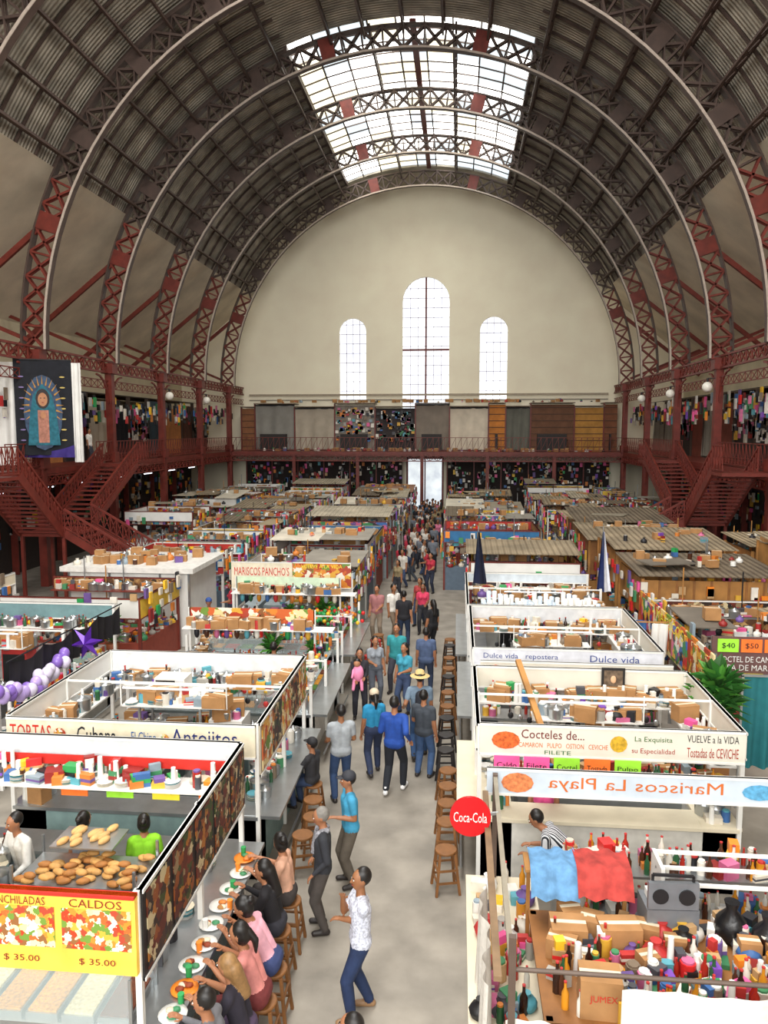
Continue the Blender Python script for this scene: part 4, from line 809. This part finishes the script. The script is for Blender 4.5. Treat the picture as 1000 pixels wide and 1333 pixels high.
person('standing_man',(-1.72,9.45,0),100,h=1.66,shirt='#2c2e34',pants='#4a4440',hair=HG,hs='short',sleeve=1.6,hL=(-.22,.12,.93),hR=(.22,.12,.93),look=(0,-10),scarf='#8a8a90')
person('standing_man',(-1.5,10.5,0),110,h=1.68,shirt='#3f96bc',pants='#5e564c',hs='short',hat='#2a2c34',hL=(-.12,.22,1.12),lean=.05)
person('standing_man',(-2.02,13.0,0),20,h=1.74,shirt='#9aa0a5',pants='#2e4468',hs='short',hL=(-.2,.28,1.0),hR=(.22,.25,1.0),skin=1)
place('bar_stool',SW,(-2.4,12.35,0)); person('seated_boy',(-2.42,12.35,0),70,h=1.5,pose='sit',shirt='#2a2a2e',pants='#3a4a6a',hat='#1c1c20',seat=.62)
person('walking_man',(-1.1,13.4,0),-10,h=1.8,shirt='#1c4494',pants='#1c2028',pose='walk',hs='short',shoe='#e6e6e6',sleeve=1.6,hR=(.28,-.05,1.0),hL=(-.22,.25,1.05))
person('walking_woman',(-1.55,14.1,0),20,h=1.68,f=True,shirt='#2483ad',pants='#2a3450',hs='pony',hat='#c8b8a0',pose='walk',sleeve=.5)
person('walking_man',(-.72,14.95,0),5,h=1.78,shirt='#6f8396',pants='#34527c',hat='straw',bag='#2a2e38',pose='walk',hL=(-.3,.1,1.0))
person('walking_man',(-.6,14.1,0),-20,h=1.68,shirt='#3a4048',pants='#3d577e',hs='short',hL=(-.2,.25,1.0))
person('walking_woman',(-2.2,17.0,0),190,h=1.6,f=True,shirt='#2a2a30',pants='#2a2a34',hs='pony',hL=(-.1,.28,1.1),hR=(.12,.28,1.05),sleeve=1.6)
mb=MB(); mb.ell((-2.2,16.72,1.15),(.13,.12,.2),M('#f090b8',.8)); mb.ell((-2.22,16.7,1.38),(.08,.085,.09),M(SK[2])); mb.cap((-2.28,16.7,1.0),(-2.3,16.62,.8),.045,.035,M('#f090b8',.8));mb.cap((-2.12,16.7,1.0),(-2.1,16.62,.8),.045,.035,M('#f090b8',.8)); mb.cap((-2.3,16.68,1.22),(-2.32,16.6,1.08),.03,.025,M('#f090b8',.8)); mb.ell((-2.22,16.72,1.42),(.082,.085,.07),HB); mb.obj('baby')
person('walking_woman',(-1.95,18.0,0),200,h=1.62,f=True,shirt='#8a9098',pants='#5a5f6a',hs='long',pose='stand',hR=(.1,.25,1.1))
person('walking_man',(-1.5,18.9,0),170,h=1.72,shirt='#2e8a90',pants='#3a3a44',pose='walk')
person('walking_woman',(-1.2,17.4,0),150,h=1.64,f=True,shirt='#3a90a8',pants='#3a4a6a',hs='long',pose='stand',hL=(-.12,.25,1.1))
person('walking_man',(-.75,18.7,0),0,h=1.7,shirt='#4a5a7a',pants='#34405a',pose='walk')
mids=[(-2.5,23.6,'#a06a6a','#8a7a6a',0,'short',170),(-2.0,23.9,'#d8d4cc','#6a5a4a',0,'short',220),(-1.6,22.9,'#1c1c22','#22304a',0,'short',0),(-1.1,24.6,'#c83a5a','#2a2a30',1,'long',180),(-.7,22.2,'#18181c','#18181c',1,'long',40),(-1.25,25.6,'#a03a3a','#34405a',1,'pony',160)]
for i,(x,y,c,p,f_,hs,dg) in enumerate(mids): person('walking_woman' if f_ else 'walking_man',(x,y,0),dg,h=1.62 if f_ else 1.72,shirt=c,pants=p,f=bool(f_),hs=hs,pose='walk' if i%2 else 'stand',vox=.018,skin=i%4,hL=(-.12,.26,1.05) if i%3==0 else None)
# vendors
person('vendor_man',(-5.6,9.05,0),150,h=1.66,shirt='#dcdbd6',pants='#3a3a44',hL=(-.25,.35,1.0),hR=(.2,.4,1.05),lean=.2,sleeve=1.6)
person('vendor_woman',(-4.0,9.1,0),20,h=1.62,f=True,shirt='#8ad02a',pants='#2a2a34',hs='bun',hL=(-.2,.3,1.05),hR=(.2,.3,1.05),lean=.1)
person('vendor_woman',(-4.85,9.12,0),-10,h=1.6,f=True,shirt='#8a8f98',pants='#2a2a34',hs='bun',lean=.1)
person('vendor_man',(-5.7,7.3,0),180,h=1.66,shirt='#c8c4bc',pants='#2a2a34',lean=.1)
person('vendor_man',(-7.2,21.4,0),200,h=1.7,shirt='#2a62c0',pants='#2a2a34',hat='#2a4a8a')
person('vendor_woman',(1.35,11.4,0),180,h=1.6,f=True,shirt='#e85a9a',pants='#2a2a34',hs='short',hair=M('#a03a5a'),lean=.1)
person('vendor_woman',(-3.9,15.6,0),180,h=1.6,f=True,shirt='#a84a4a',pants='#2a2a34',hs='bun'); person('vendor_man',(-4.2,17.0,0),0,h=1.7,shirt='#3a4a5a',pants='#2a2a34')
person('bending_vendor',(1.6,10.0,0),75,h=1.66,sm=M('#d2d4d8',.85,0,.05,9,kind='strx_1c1e28'),pants='#2a4a7a',lean=.95,hL=(-.15,.6,.9),hR=(.15,.6,.9),look=(0,0),sleeve=.9)
person('balcony_visitor',(-17.8,35.8,5.0),-90,h=1.66,shirt='#e6e2da',pants='#3a3a44',vox=.02)
# crowd
vs_=[]
for i,(c,p,f_,hs) in enumerate([('#a8283a','#22283a',1,'long'),('#c8c2b8','#3a4a6a',0,'short'),('#1e1e26','#1e1e26',0,'short'),('#c8708c','#2a3450',1,'pony'),('#4a6a90','#5a5048',0,'short'),('#8a7a5a','#2a2a30',1,'long'),('#6a6f78','#2a2a34',0,'short'),('#2a2c34','#3a4048',1,'pony')]):
    ob=person('shopper',(0,0,0),0,h=1.66,shirt=c,pants=p,f=bool(f_),hs=hs,pose='walk' if i%2 else 'stand',vox=.025,skin=i%4,hL=(-.12,.27,1.05) if i%3==0 else None); vs_.append(ob.data); bpy.data.objects.remove(ob)
g=random.Random(9)
for i in range(52):
    y=29.5+27*(i/52)**.8+g.uniform(-.2,.2); hw=1.0 if y<31 else .8; xc=-1.3 if y<31 else -1.85
    place('shopper',g.choice(vs_),(xc+hw*(((i*.618)%1)*2-1),y,0),rad(g.choice([0,180,150,30,200,90,260])),g.uniform(.92,1.04))
for i in range(14): place('shopper',g.choice(vs_),(g.choice([-7.5,-7.3,4.4]),24+i*2.1,0),rad(g.choice([0,180,90])),g.uniform(.94,1.04))
# ---------- lights
def area(name,loc,sx,sy,e,rot,col=(1,1,1)):
    l=bpy.data.lights.new(name,'AREA'); l.shape='RECTANGLE'; l.size=sx;l.size_y=sy;l.energy=e;l.color=col
    o=bpy.data.objects.new(name,l); o.location=loc;o.rotation_euler=rot;S.collection.objects.link(o)
area('skylight_daylight',(AX,13,24.6),8,32,8800,(0,0,0),(1,.97,.92))
area('front_window_daylight',(AX,-13,14),24,14,9500,(math.pi/2,0,0),(1,.97,.92))
w=bpy.data.worlds.new('world'); S.world=w; w.use_nodes=True; w.node_tree.nodes['Background'].inputs[0].default_value=(.85,.92,1,1); w.node_tree.nodes['Background'].inputs[1].default_value=1
